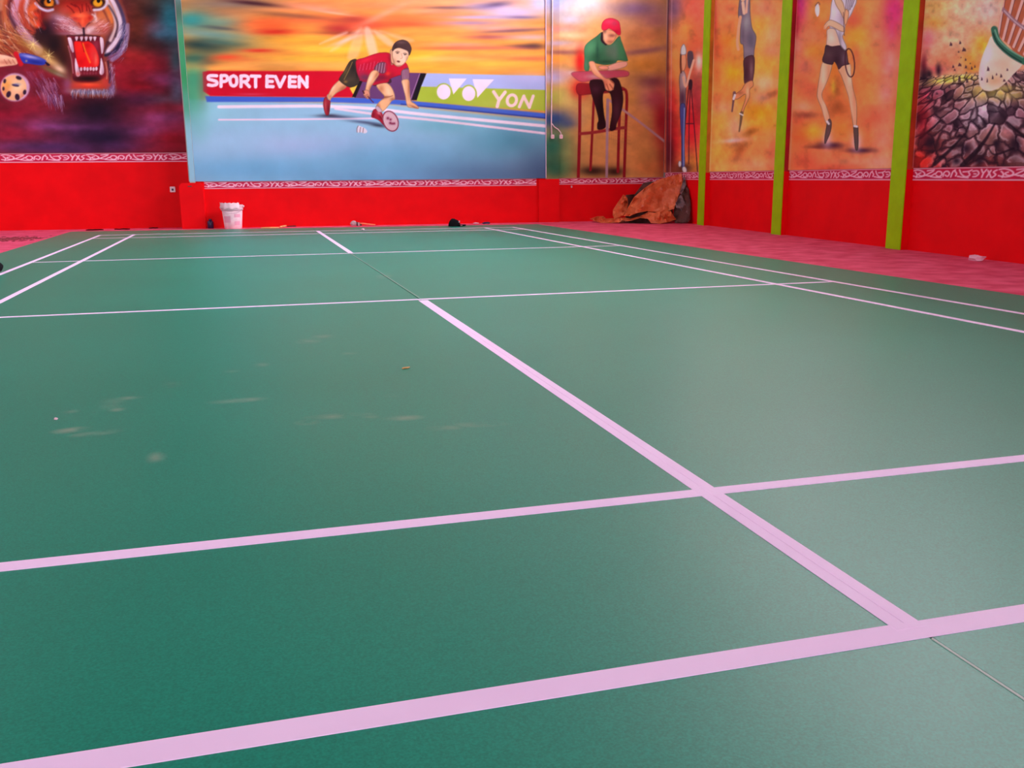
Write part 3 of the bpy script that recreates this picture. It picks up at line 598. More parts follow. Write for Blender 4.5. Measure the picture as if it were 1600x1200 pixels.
c.fur(890, 380, 40, 150, 112, 70, 70, 8, [(170, 156, 200), (110, 96, 150), (206, 196, 220), (60, 50, 90)], seed=10, a=.6)
c.fur(820, 560, 70, 50, 140, 40, 60, 8, [(160, 130, 176), (110, 76, 130)], seed=12, a=.6)
# eyes
c.ellipse(100, 20, 90, 52, (30, 10, 14), f=2.5); c.ellipse(110, 26, 52, 44, (206, 110, 20), f=1.4); c.blob(120, 55, 34, 16, (240, 160, 40), .8); c.ellipse(108, 10, 22, 26, (14, 6, 8)); c.ellipse(122, 6, 6, 9, (250, 240, 240))
c.stroke([(-30, 35), (20, 84), (90, 112), (150, 100)], 26, (200, 184, 212), f=1.3); c.stroke([(-20, 0), (40, 66), (150, 74)], 10, (26, 10, 16), f=1); c.stroke([(200, 30), (180, -30)], 30, (150, 130, 160), f=2)
c.ellipse(620, 24, 76, 46, (30, 10, 14), f=2.5); c.ellipse(618, 30, 50, 40, (232, 160, 30), f=1.3); c.ellipse(626, 6, 20, 24, (14, 6, 8)); c.stroke([(566, 84), (640, 84), (692, 56)], 10, (26, 10, 16), f=1)
c.stroke([(580, 104), (650, 96), (702, 56), (720, -20)], 26, (216, 200, 220), f=1.3); c.stroke([(560, 150), (600, 180), (600, 210)], 14, (230, 200, 200), f=1.2, a=.8)
# fur over the left cheek and throat
c.crop(0, 0, 4.617)
c.fur(60, 290, 140, 110, 35, 140, 70, 7, [(226, 160, 110), (110, 44, 32), (200, 136, 60), (60, 22, 30), (236, 200, 160), (150, 60, 40)], seed=6, a=.65)
c.fur(150, 90, 140, 110, 65, 90, 60, 8, [(206, 90, 60), (120, 30, 30), (226, 190, 206), (176, 60, 40)], seed=7, a=.5)
c.fur(330, 620, 80, 60, 65, 110, 90, 7, [(160, 110, 160), (110, 56, 100), (196, 150, 186), (80, 24, 60)], seed=8, a=.5, jit=10)
c.fur(400, 710, 60, 34, 78, 60, 70, 6, [(180, 156, 200), (120, 86, 140), (90, 50, 100)], seed=9, a=.55, jit=10)
c.fur(250, 560, 60, 50, 55, 60, 80, 7, [(120, 50, 90), (90, 20, 50), (150, 90, 130)], seed=13, a=.45, jit=10)
# spark-like fur glow and the hand with racket
c.part('painted_racket_hand')
c.blobs([(260, 350, 130, 36, (200, 160, 80), .8, 28), (360, 440, 90, 30, (220, 180, 110), .85, 28), (430, 500, 50, 26, (246, 206, 170), .95, 30), (370, 510, 90, 20, (110, 110, 60), .8, 25), (430, 540, 40, 12, (150, 140, 120), .7, 20)])
for cx_, cy_, R in ((238, 320, 46), (352, 400, 46)):
    for k in range(7): c.stroke([(cx_, cy_), (cx_+R*math.cos(k*0.9+0.3), cy_+R*math.sin(k*0.9+0.3)*1.1)], 7, (236, 216, 130), w1=1, a=.7)
m = c.poly([(-60, 390), (20, 395), (80, 410), (120, 425), (125, 462), (60, 475), (-60, 480)], (236, 180, 146), f=1, ret=True)
c.blobs([(40, 450, 60, 14, (196, 110, 90), .7), (20, 410, 50, 14, (250, 210, 180), .7)], clip=m)
for k in range(3): c.stroke([(30+30*k, 430), (50+30*k, 462)], 5, (170, 80, 60), a=.7)
c.stroke([(115, 388), (135, 425), (150, 462)], 34, (200, 20, 36), f=1)
m = c.poly([(140, 386), (230, 394), (318, 426), (335, 452), (300, 470), (210, 460), (165, 450)], (44, 56, 170), f=1, ret=True)
c.blobs([(220, 410, 70, 12, (170, 170, 226), .9, 12), (260, 450, 60, 12, (30, 40, 140), .8, 10), (190, 440, 8, 8, (190, 160, 120), .8)], clip=m)
c.poly([(325, 448), (345, 452), (362, 470), (340, 474)], (40, 20, 40))
# ball with holes
c.part('painted_ball')
c.blob(110, 625, 125, 115, (130, 40, 70), .8, p=4)
m = c.ellipse(108, 630, 106, 102, (206, 160, 190), f=1.5, ret=True)
m = c.ellipse(100, 632, 92, 92, (240, 180, 130), f=1, ret=True)
c.blobs([(130, 620, 50, 50, (250, 214, 170), .9), (50, 610, 34, 34, (230, 160, 70), .8), (170, 690, 30, 30, (200, 110, 90), .7), (95, 680, 50, 30, (244, 190, 150), .7), (40, 660, 30, 40, (210, 120, 60), .6)], clip=m)
for x, y, rx, ry, an in ((135, 562, 22, 13, 20), (34, 585, 10, 16, 10), (62, 680, 16, 24, 20), (125, 700, 17, 24, -10), (178, 665, 12, 18, 10), (112, 616, 26, 8, 10), (25, 640, 8, 14, 0)): c.ellipse(x, y, rx, ry, (50, 24, 50), ang=an, f=.9)
c.blob(118, 610, 26, 9, (90, 100, 170), .7)
c.part(None)
c.crop(0, 0, 1); c.mottle(14, 14, .18, 31)
finish(c, 'tiger_mural', 'mural of a roaring tiger head with open jaws on the left wall bay', 1.05)

# ---------- umpire mural (right part of back wall)
c = back_canvas(XQ1+0.002, X_RIGHT-0.03, MB1, Z_MURAL, Y_UMP-0.025)
UMPB = [(60, -60, 160, 90, (120, 150, 226), .9), (100, 30, 120, 80, (136, 156, 226), .9), (250, 60, 170, 60, (238, 196, 190), .9), (300, 20, 120, 50, (226, 204, 224), .7), (170, 130, 110, 40, (170, 170, 210), .7), (130, 190, 120, 26, (236, 140, 140), .8), (170, 230, 120, 24, (246, 196, 160), .8), (100, 280, 100, 20, (190, 170, 210), .8), (200, 300, 100, 26, (250, 180, 150), .8), (120, 340, 120, 16, (120, 60, 90), .7), (150, 390, 110, 30, (250, 160, 90), .9), (60, 380, 80, 30, (250, 160, 60), .8), (60, 500, 90, 50, (190, 180, 230), .95), (150, 480, 90, 30, (190, 140, 150), .6), (60, 630, 110, 60, (170, 180, 70), .95), (160, 640, 90, 70, (206, 180, 110), .8), (60, 770, 130, 60, (40, 70, 140), .95), (150, 800, 60, 30, (60, 70, 130), .7), (60, 950, 120, 120, (30, 110, 90), .95), (80, 1080, 120, 90, (30, 100, 76), .95), (160, 990, 60, 100, (110, 130, 80), .7),
 (600, 60, 190, 70, (120, 90, 130), .95), (700, 140, 140, 60, (150, 90, 110), .8), (560, 170, 120, 60, (216, 150, 110), .8), (650, 230, 150, 50, (196, 120, 80), .9), (640, 330, 170, 22, (110, 60, 110), .7, -8), (600, 300, 90, 26, (206, 130, 90), .7), (640, 420, 160, 60, (206, 136, 60), .95), (700, 530, 120, 50, (110, 60, 76), .85), (650, 640, 110, 70, (180, 110, 110), .8), (560, 640, 60, 90, (206, 140, 70), .8), (760, 780, 60, 200, (170, 20, 40), .95), (720, 640, 60, 60, (160, 60, 80), .7), (780, 950, 60, 160, (140, 20, 34), .9), (600, 830, 110, 120, (196, 120, 70), .8), (600, 1000, 170, 110, (204, 130, 70), .95), (400, 1000, 200, 120, (206, 140, 84), .9), (420, 700, 100, 120, (220, 150, 80), .95), (400, 880, 120, 90, (210, 140, 80), .8), (700, 1090, 100, 60, (200, 110, 60), .8), (780, 1060, 40, 90, (150, 50, 40), .7)]
def ump_bg(c):
    c.base((216, 150, 90)); c.crop(850, 0, 4.138); c.blobs(UMPB)
    n = fbm(c.U/26+5, c.V/16, 41)-0.47; c.rgb *= (1+0.22*n)[..., None]
ump_bg(c)
c.blobs([(235, 400, 34, 90, (226, 24, 30), .95), (230, 575, 60, 60, (206, 16, 24), .9), (320, 1105, 100, 34, (40, 20, 20), .9), (460, 1110, 60, 30, (40, 20, 20), .9), (180, 470, 30, 14, (220, 190, 200), .7)])
c.part('painted_chair'); c.ol = 0.35
for st, w in (([(232, 600), (230, 860), (222, 1145)], 20), ([(322, 640), (312, 860), (300, 1100)], 16), ([(490, 700), (484, 860), (478, 1110)], 18), ([(470, 575), (510, 575), (535, 610), (530, 800), (518, 1145)], 18)): c.stroke(st, w, (140, 22, 34), f=.6)
c.stroke([(230, 865), (330, 855), (480, 830), (525, 825)], 20, (150, 40, 46), f=.7)
c.poly([(215, 545), (300, 540), (500, 560), (500, 590), (300, 610), (220, 610)], (150, 26, 36), f=1.2)
c.poly([(180, 470), (280, 460), (520, 455), (545, 490), (480, 500), (340, 515), (250, 530), (200, 505)], (190, 70, 96), f=1.5); c.blob(330, 495, 60, 16, (206, 150, 160), .8)
c.part('painted_net')
c.stroke([(412, 645), (408, 900), (405, 1150)], 17, (170, 130, 150), f=.7); c.stroke([(425, 650), (600, 775), (780, 915)], 15, (180, 130, 140), f=.8)
for k in range(9): c.stroke([(428+14*k, 680+11*k), (424+13*k, 900+7*k)], 2.5, (150, 90, 70), a=.35, sm=False)
for k in range(7): c.stroke([(425, 740+26*k), (560, 800+22*k)], 2.5, (150, 90, 70), a=.3, sm=False)
c.part('painted_umpire')
m = c.poly([(300, 520), (400, 515), (470, 505), (500, 560), (512, 640), (500, 720), (470, 800), (462, 835), (425, 838), (440, 720), (430, 610), (390, 590), (380, 640), (388, 740), (400, 820), (350, 838), (345, 800), (352, 770), (330, 680), (305, 600)], (44, 12, 22), f=.8, ret=True)
c.blobs([(470, 720, 30, 100, (90, 40, 60), .7), (340, 580, 40, 30, (80, 30, 50), .7), (370, 700, 20, 90, (20, 4, 10), .7)], clip=m)
c.stroke([(412, 645), (408, 840)], 17, (160, 120, 140), f=.7)
m = c.poly([(375, 210), (340, 235), (285, 275), (262, 310), (262, 380), (262, 450), (290, 455), (300, 400), (340, 410), (400, 420), (460, 408), (478, 390), (535, 395), (540, 380), (520, 320), (498, 260), (485, 235), (430, 290), (385, 270)], (56, 112, 80), f=.8, ret=True)
c.blobs([(300, 310, 40, 50, (84, 150, 108), .8), (420, 330, 30, 50, (96, 110, 96), .7), (460, 340, 30, 60, (130, 130, 130), .5), (500, 330, 24, 60, (60, 130, 84), .7), (350, 370, 40, 40, (40, 84, 60), .8), (400, 400, 60, 14, (34, 70, 50), .8), (270, 420, 16, 40, (90, 140, 110), .6), (345, 330, 10, 60, (34, 76, 60), .7)], clip=m)
c.stroke([(378, 215), (375, 260), (400, 285)], 16, (44, 20, 34), f=.8)
m = c.poly([(382, 200), (400, 190), (450, 200), (468, 225), (450, 265), (415, 288), (388, 262)], (226, 150, 116), f=.7, ret=True)
c.blobs([(440, 230, 24, 10, (130, 60, 60), .7), (400, 240, 16, 34, (244, 190, 160), .7), (430, 270, 24, 10, (170, 90, 76), .7), (392, 200, 12, 16, (80, 40, 40), .6)], clip=m)
m = c.poly([(374, 190), (376, 150), (400, 124), (440, 118), (480, 135), (492, 165), (496, 220), (478, 226), (455, 205), (420, 185), (400, 195)], (216, 26, 66), f=.7, ret=True)
c.blobs([(420, 140, 34, 16, (240, 60, 100), .8), (455, 150, 24, 20, (170, 60, 84), .6), (470, 205, 30, 14, (180, 10, 50), .8)], clip=m)
c.part('painted_umpire')
m = c.poly([(290, 405), (325, 400), (345, 450), (390, 500), (430, 515), (455, 545), (440, 585), (400, 580), (380, 520), (320, 480)], (232, 150, 116), f=.7, ret=True)
c.blobs([(340, 450, 20, 60, (246, 190, 160), .7, -40), (390, 540, 20, 26, (190, 90, 70), .7)], clip=m)
c.poly([(410, 430), (480, 402), (535, 400), (530, 430), (460, 452), (415, 455)], (230, 164, 150), f=.8)
for st in ([(430, 520), (452, 540)], [(425, 545), (448, 578)], [(405, 545), (420, 585)]): c.stroke(st, 8, (180, 84, 60), a=.8)
c.poly([(350, 430), (400, 425), (420, 445), (370, 450)], (230, 150, 130), f=.8)
c.part(None)
c.crop(850, 0, 4.138); c.stroke([(795, 0), (793, 500), (788, 1150)], 5, (220, 170, 190), a=.6, sm=False); c.blob(812, 1000, 18, 160, (50, 10, 20), .8)
c.crop(0, 0, 1); c.mottle(10, 10, .12, 51)
finish(c, 'umpire_mural', 'mural of a seated umpire in green shirt and red cap on a tall red chair', (1.15, 1.25, 1.15))
UMP_PILASTER = back_canvas(XQ0, XQ1, MB1-0.01, Z_MURAL, Y_BACK-0.037); ump_bg(UMP_PILASTER)

# ---------- right wall: cameraman
c = right_canvas(POSTS[0][1]+0.002, Y_UMP-0.03, RB1, Z_MURAL, X_RIGHT-0.025)
c.base((214, 110, 70)); c.crop(1040, 0, 4.14)
c.blobs([(60, 60, 70, 130, (110, 80, 120), .95), (190, 60, 80, 160, (220, 90, 80), .9), (130, 200, 60, 90, (226, 140, 70), .9), (60, 300, 60, 120, (220, 130, 80), .85), (200, 300, 50, 90, (216, 90, 60), .85), (70, 450, 30, 150, (230, 150, 80), .85), (50, 650, 30, 130, (214, 60, 50), .9), (30, 800, 30, 200, (150, 20, 36), .9), (200, 640, 60, 220, (150, 50, 60), .95), (170, 820, 60, 160, (206, 20, 40), .9), (60, 900, 40, 150, (200, 30, 40), .9), (30, 1000, 30, 150, (80, 14, 30), .9), (180, 1060, 70, 70, (206, 130, 60), .95), (80, 1110, 60, 40, (120, 50, 40), .8), (120, 1085, 60, 30, (60, 30, 30), .8), (215, 400, 24, 60, (220, 200, 200), .8), (230, 1000, 40, 60, (210, 90, 50), .8)])
n = fbm(c.U/12, c.V/12, 61)-0.47; c.rgb *= (1+0.4*n)[..., None]
c.stroke([(40, 0), (36, 600), (30, 1160)], 6, (200, 150, 170), a=.5, sm=False); c.stroke([(16, 0), (10, 1160)], 14, (60, 20, 50), f=1.5, a=.6, sm=False)
c.part('painted_tripod')
for st in ([(160, 560), (152, 800), (150, 1060)], [(150, 570), (130, 760), (118, 960)], [(165, 560), (190, 880), (208, 1130)], [(135, 800), (180, 800)]): c.stroke(st, 6, (70, 20, 40), f=.5)
c.poly([(142, 340), (175, 335), (180, 400), (165, 440), (145, 430)], (80, 60, 76), f=.7); c.poly([(150, 520), (172, 520), (170, 575), (150, 575)], (50, 24, 40), f=.7)
c.part('painted_cameraman'); c.ol = 0.6
m = c.poly([(95, 470), (120, 460), (135, 520), (130, 600), (128, 690), (95, 690), (92, 600), (88, 520)], (150, 120, 130), f=.7, ret=True)
c.blobs([(108, 640, 24, 60, (70, 34, 60), .9), (120, 510, 14, 40, (220, 190, 200), .8)], clip=m)
c.poly([(94, 680), (128, 680), (126, 800), (122, 900), (124, 1080), (104, 1080), (102, 900), (96, 800)], (66, 70, 140), f=.6); c.stroke([(122, 700), (118, 900), (118, 1070)], 8, (150, 170, 220), a=.6)
c.poly([(102, 350), (128, 350), (134, 410), (122, 455), (104, 450)], (216, 140, 110), f=.6); c.stroke([(98, 350), (96, 420), (100, 470)], 9, (90, 40, 40))
c.poly([(98, 350), (100, 310), (116, 285), (130, 305), (134, 345), (118, 355)], (196, 190, 214), f=.6)
c.stroke([(115, 500), (130, 560), (155, 480), (182, 390)], 14, (226, 160, 140), f=.6)
c.ellipse(92, 1060, 10, 20, (220, 210, 230)); c.ellipse(122, 1098, 14, 22, (226, 216, 236), ang=-15)
c.part(None); c.crop(0, 0, 1); c.mottle(8, 8, .1, 63)
finish(c, 'cameraman_mural', 'narrow mural of a cameraman behind a tripod next to the room corner', (1.45, 1.75, 1.6))

# ---------- right wall: jumping player
c = right_canvas(POSTS[1][1]+0.002, POSTS[0][0]-0.002, RB1, Z_MURAL, X_RIGHT-0.025)
c.base((228, 140, 70)); c.crop(1040, 0, 4.14)
c.blobs([(300, 100, 40, 260, (190, 30, 50), .9), (400, 60, 90, 90, (224, 110, 76), .9), (420, 180, 70, 60, (190, 90, 56), .7), (640, 60, 90, 90, (226, 120, 100), .8), (620, 170, 60, 60, (240, 170, 60), .9), (690, 230, 60, 90, (240, 150, 110), .8), (400, 270, 60, 50, (230, 130, 40), .8), (330, 330, 60, 90, (206, 80, 50), .8), (420, 370, 60, 40, (190, 100, 50), .7), (430, 470, 80, 60, (236, 150, 30), .95), (340, 480, 60, 60, (226, 110, 60), .8), (640, 420, 90, 90, (236, 160, 60), .9), (690, 330, 60, 40, (230, 140, 110), .8), (640, 540, 80, 60, (232, 160, 130), .8), (690, 610, 70, 26, (150, 70, 40), .8, -20), (620, 640, 60, 40, (226, 150, 140), .7), (330, 640, 60, 40, (200, 100, 60), .8), (380, 700, 80, 40, (226, 140, 110), .8), (380, 800, 90, 60, (232, 150, 60), .9), (600, 730, 120, 60, (238, 150, 30), .95), (640, 800, 110, 40, (232, 160, 50), .8), (450, 820, 60, 90, (230, 170, 150), .7), (560, 850, 46, 26, (150, 80, 30), .8, -25), (440, 910, 90, 16, (236, 190, 200), .9, -5), (420, 940, 130, 16, (170, 100, 70), .6, -4), (490, 970, 36, 50, (140, 60, 30), .9, 30), (450, 1030, 50, 24, (150, 70, 40), .8, -25), (350, 1000, 60, 90, (244, 170, 70), .9), (620, 980, 120, 70, (236, 140, 80), .9), (560, 1070, 160, 50, (232, 150, 110), .9), (690, 1000, 40, 120, (230, 110, 80), .8), (400, 1080, 100, 40, (240, 170, 90), .8)])
n = fbm(c.U/10, c.V/14, 71)-0.47; c.rgb *= (1+0.4*n)[..., None]
c.stroke([(316, 0), (306, 600), (288, 1110)], 5, (246, 190, 130), a=.6, sm=False)
c.part('painted_jumper'); c.ol = 0.55
m = c.poly([(478, 0), (500, -60), (530, -40), (545, 0), (548, 90), (560, 180), (586, 235), (575, 320), (566, 370), (510, 385), (505, 330), (500, 290), (482, 270), (484, 150), (470, 100)], (120, 100, 120), f=.8, ret=True)
c.blobs([(520, 140, 26, 60, (160, 150, 160), .8), (550, 260, 24, 60, (90, 76, 100), .8), (500, 60, 20, 60, (90, 60, 80), .7), (530, 330, 30, 30, (140, 120, 140), .7), (500, 220, 12, 60, (90, 70, 90), .6)], clip=m)
c.stroke([(484, 110), (472, 190), (464, 270), (470, 320)], 18, (226, 150, 120), f=.7); c.stroke([(500, 20), (508, 85)], 20, (230, 170, 150), f=.8); c.stroke([(528, 0), (522, 80)], 14, (226, 160, 140), f=.8)
m = c.poly([(508, 380), (570, 360), (575, 440), (568, 500), (560, 540), (540, 548), (510, 540), (506, 460)], (80, 40, 54), f=.7, ret=True)
c.blobs([(555, 450, 12, 60, (150, 110, 120), .6), (520, 470, 14, 60, (60, 24, 40), .6)], clip=m)
m = c.poly([(515, 540), (560, 520), (568, 555), (545, 580), (545, 620), (530, 660), (510, 705), (500, 740), (485, 735), (495, 700), (512, 650), (515, 610), (470, 640), (445, 640), (450, 610), (490, 580)], (216, 130, 90), f=.7, ret=True)
c.blobs([(530, 590, 12, 40, (240, 180, 140), .7), (480, 600, 26, 14, (170, 90, 60), .7)], clip=m)
c.stroke([(445, 600), (440, 640), (430, 720)], 20, (110, 70, 76), w1=10, f=.7); c.stroke([(448, 615), (440, 640)], 14, (230, 210, 220), f=.7)
c.stroke([(492, 730), (486, 790), (476, 850)], 22, (110, 80, 60), w1=8, f=.7); c.stroke([(480, 735), (500, 745)], 9, (220, 210, 210), f=.7)
c.ellipse(510, -110, 26, 40, (220, 150, 120)); c.stroke([(500, 0), (470, -120), (440, -220)], 22, (226, 160, 130), f=.8)
c.part(None); c.crop(0, 0, 1); c.mottle(8, 8, .1, 73)
finish(c, 'jumper_mural', 'orange mural of a leaping player in grey and black between the two far green columns', (1.45, 1.75, 1.6))

# ---------- right wall: player in shorts
c = right_canvas(POSTS[2][1]+0.002, POSTS[1][0]-0.002, RB1, Z_MURAL, X_RIGHT-0.025)
c.base((226, 120, 70)); c.crop(1220, 0, 4.136)
c.blobs([(120, 30, 60, 130, (190, 40, 120), .95), (90, 180, 40, 120, (200, 40, 70), .9), (90, 60, 20, 200, (196, 10, 40), .8), (250, 60, 70, 70, (214, 130, 60), .9), (260, 180, 60, 60, (210, 100, 50), .8), (200, 250, 70, 60, (222, 120, 90), .8), (220, 330, 80, 60, (226, 130, 50), .9), (110, 300, 40, 80, (226, 120, 110), .8), (150, 430, 60, 60, (190, 90, 80), .85), (130, 540, 60, 50, (214, 100, 70), .8), (190, 580, 60, 60, (200, 80, 60), .7), (140, 690, 70, 40, (226, 140, 110), .85), (160, 745, 80, 24, (140, 60, 50), .85), (110, 780, 50, 40, (206, 80, 60), .7), (120, 880, 60, 70, (230, 90, 50), .9), (210, 850, 70, 50, (238, 160, 50), .9), (340, 450, 40, 100, (206, 110, 40), .9), (350, 570, 50, 80, (190, 90, 40), .9), (370, 700, 70, 70, (180, 80, 40), .9), (340, 560, 16, 50, (200, 160, 50), .7), (390, 830, 60, 60, (210, 120, 50), .8), (500, 250, 90, 90, (232, 160, 50), .95), (470, 120, 50, 50, (222, 70, 60), .85), (550, 60, 90, 70, (230, 130, 70), .9), (560, 350, 90, 100, (230, 140, 70), .9), (490, 360, 30, 80, (216, 90, 60), .7), (520, 520, 70, 90, (220, 110, 60), .9), (620, 200, 60, 150, (226, 120, 90), .85), (720, 150, 60, 200, (216, 60, 100), .95), (740, 60, 60, 100, (206, 40, 110), .9), (700, 420, 60, 120, (226, 120, 120), .9), (600, 620, 80, 80, (226, 140, 70), .85), (650, 750, 90, 90, (226, 110, 90), .85), (680, 600, 60, 80, (228, 130, 130), .8), (580, 770, 80, 60, (220, 90, 60), .8), (650, 900, 90, 90, (232, 130, 110), .9), (560, 880, 60, 60, (220, 110, 60), .7), (180, 1040, 120, 60, (220, 80, 60), .9), (330, 1020, 140, 60, (220, 110, 70), .9), (480, 1050, 150, 40, (226, 130, 100), .9), (350, 1085, 200, 26, (206, 80, 60), .8), (640, 1050, 90, 60, (236, 150, 130), .9)])
n = fbm(c.U/12, c.V/14, 81)-0.47; c.rgb *= (1+0.35*n)[..., None]
c.blobs([(320, 940, 90, 22, (60, 20, 50), .95), (250, 950, 90, 12, (110, 40, 40), .7), (510, 972, 90, 18, (60, 20, 50), .95), (300, 900, 30, 60, (226, 180, 200), .7), (490, 920, 34, 60, (226, 180, 200), .8)])
c.stroke([(105, 0), (80, 600), (58, 1095)], 5, (240, 150, 130), a=.6, sm=False)
c.part('painted_shuttlecock'); c.poly([(225, 40), (240, 25), (250, 50), (248, 90), (235, 108), (222, 75)], (226, 196, 226), f=.8); c.stroke([(222, 38), (242, 14), (252, 30)], 5, (110, 60, 70), a=.8)
c.part('painted_player')
PS = (226, 150, 120); c.ol = 0.6
for pts in ([(272, 398), (330, 410), (318, 480), (290, 550), (268, 600), (272, 640), (300, 700), (318, 770), (300, 805), (285, 780), (262, 700), (238, 640), (234, 600), (248, 500)], [(372, 440), (445, 410), (455, 480), (468, 570), (488, 650), (492, 730), (488, 830), (470, 830), (458, 750), (440, 640), (415, 560), (390, 490)]):
    m = c.poly(pts, PS, f=.7, ret=True)
    xs_ = [p[0] for p in pts]; xm = sum(xs_)/len(xs_)
    c.blobs([(xm-6, 480, 18, 90, (240, 190, 170), .8), (xm, 700, 14, 90, (236, 176, 150), .7), (xm+30, 560, 10, 120, (180, 96, 66), .6)], clip=m)
c.poly([(298, 800), (312, 768), (328, 790), (322, 850), (300, 905), (286, 930), (282, 900)], (96, 66, 70), f=.7); c.stroke([(300, 785), (310, 800)], 14, (220, 190, 200), f=.7)
c.poly([(470, 815), (488, 825), (500, 815), (502, 900), (498, 965), (482, 965), (474, 900)], (90, 66, 66), f=.7); c.stroke([(476, 815), (492, 818)], 14, (220, 190, 200), f=.7)
m = c.poly([(300, 190), (345, 185), (372, 230), (385, 295), (300, 300), (298, 240)], (230, 166, 150), f=.7, ret=True); c.blob(325, 240, 24, 50, (244, 196, 184), .8, clip=m)
m = c.poly([(292, 292), (330, 300), (385, 295), (422, 320), (436, 400), (442, 415), (400, 425), (375, 448), (362, 420), (345, 398), (330, 418), (270, 398), (282, 340)], (66, 36, 50), f=.7, ret=True)
c.blobs([(410, 380, 20, 40, (110, 80, 100), .7), (310, 350, 30, 30, (90, 56, 66), .6), (360, 390, 20, 30, (44, 16, 30), .7)], clip=m)
m = c.poly([(325, 30), (340, -20), (380, -40), (440, -30), (490, 0), (470, 60), (452, 100), (420, 150), (412, 210), (400, 240), (425, 300), (415, 325), (385, 290), (370, 240), (350, 190), (318, 180), (312, 140), (320, 90)], (206, 180, 200), f=.8, ret=True)
c.blobs([(340, 90, 24, 60, (226, 200, 216), .8), (380, 250, 14, 60, (130, 110, 130), .7), (350, 185, 40, 8, (120, 96, 116), .7), (395, 120, 16, 60, (170, 130, 150), .6)], clip=m)
for k in range(5): c.stroke([(425+13*k, -10), (415+11*k, 110-16*k)], 5, (80, 60, 80), a=.8, clip=None)
m = c.poly([(280, 165), (310, 130), (345, 135), (390, 160), (412, 180), (410, 205), (380, 200), (340, 178), (310, 170), (290, 190)], (232, 166, 140), f=.7, ret=True)
c.poly([(345, -20), (385, -10), (410, 40), (418, 100), (405, 120), (385, 80), (355, 30)], (232, 164, 134), f=.8)
c.poly([(418, 60), (440, 80), (430, 140), (415, 165), (408, 120)], (226, 150, 116), f=.8)
c.stroke([(405, 80), (408, 200), (412, 230)], 5, (90, 50, 60), a=.8)
for k in range(3): c.stroke([(283+8*k, 165-6*k), (278+6*k, 188)], 5, (220, 140, 110), a=.9)
c.ellipse(370, -80, 34, 46, (226, 160, 130)); c.poly([(335, -90), (350, -130), (395, -130), (412, -80), (400, -60), (385, -100)], (70, 40, 44))
c.part('painted_racket'); c.ring(446, 406, 30, 92, 8, (70, 26, 40), ang=-5)
c.part(None); c.crop(0, 0, 1); c.mottle(9, 9, .1, 83)
finish(c, 'shorts_player_mural', 'orange mural of a player in black shorts between the two near green columns', (1.45, 1.75, 1.6))

# ---------- right wall: giant shuttlecock breaking the ground
c = right_canvas(5.2, POSTS[2][0]-0.002, RB1, Z_MURAL, X_RIGHT-0.025)
c.base((226, 150, 120)); c.crop(1400, 0, 4.14)
c.blobs([(260, 40, 130, 60, (232, 160, 90), .95), (450, 60, 130, 80, (232, 176, 150), .9), (600, 60, 90, 90, (226, 180, 180), .9), (230, 150, 90, 50, (230, 150, 60), .9), (210, 260, 50, 90, (214, 90, 110), .9), (300, 330, 90, 60, (232, 140, 110), .9), (400, 250, 110, 60, (232, 170, 140), .8), (350, 400, 120, 50, (232, 120, 90), .85), (480, 380, 60, 60, (232, 150, 60), .8), (560, 290, 60, 70, (236, 160, 50), .95), (500, 450, 50, 50, (226, 130, 50), .9), (260, 450, 70, 30, (210, 80, 90), .8), (180, 420, 24, 90, (130, 30, 50), .9)])
c.poly([(120, 530), (300, 500), (520, 470), (700, 460), (1400, 440), (1400, 1250), (60, 1250)], (120, 80, 84), f=4, sm=False)
c.blobs([(330, 520, 130, 22, (206, 190, 70), .95, -6), (450, 500, 90, 18, (214, 190, 80), .8), (200, 545, 60, 14, (190, 150, 110), .8), (200, 630, 60, 60, (160, 30, 50), .9), (170, 760, 60, 130, (160, 20, 30), .9), (300, 600, 120, 40, (110, 50, 70), .8), (330, 680, 130, 50, (120, 60, 70), .8), (350, 800, 160, 80, (110, 60, 76), .85), (620, 600, 170, 60, (176, 150, 60), .8), (740, 620, 120, 50, (180, 150, 70), .8), (600, 720, 160, 80, (150, 130, 150), .85), (560, 800, 120, 60, (120, 100, 120), .8), (700, 900, 180, 100, (130, 80, 76), .85), (230, 950, 150, 90, (150, 50, 50), .85), (150, 1050, 120, 90, (190, 30, 24), .9), (430, 980, 170, 80, (90, 50, 60), .85), (620, 1060, 200, 60, (120, 40, 40), .85), (350, 1090, 260, 30, (130, 30, 36), .85), (780, 760, 120, 90, (110, 70, 90), .8), (760, 1000, 120, 90, (100, 50, 60), .8), (1000, 800, 250, 300, (110, 60, 70), .8)])
n = fbm(c.U/9, c.V/9, 91)-0.47; c.rgb *= (1+0.5*n)[..., None]
# broken slabs radiating from the point of impact
rs = np.random.RandomState(12)
GX = (c.U-c.u0)*c.k; GY = (c.V-c.v0)*c.k
dep = np.clip((GY-455)/640, 0.01, 2)
qx = (GX-640)/(0.32+dep)/150; qy = np.sqrt(dep)*6.5
pts_ = np.stack([rs.uniform(-9, 9, 520), rs.uniform(0.2, 8.5, 520)], 1)
d1 = np.full(GX.shape, 1e9); d2 = np.full(GX.shape, 1e9); idn = np.zeros(GX.shape, int)
wx = qx+0.35*(fbm(GX/60, GY/60, 201)-.47); wy = qy+0.35*(fbm(GX/60+9, GY/60, 202)-.47)
for k_, (px_, py_) in enumerate(pts_):
    d = (wx-px_)**2+(wy-py_)**2
    m1 = d < d1; d2 = np.where(m1, d1, np.minimum(d2, d)); idn = np.where(m1, k_, idn); d1 = np.where(m1, d, d1)
edge = np.sqrt(d2)-np.sqrt(d1)
g = ((GY > 500-0.06*(GX-120)) & (GY < 1200)).astype(np.float32)
tone = 0.15+rs.rand(520)[idn]; up = np.clip((pts_[idn, 1]-wy)*0.9+0.2, -0.4, 0.5)
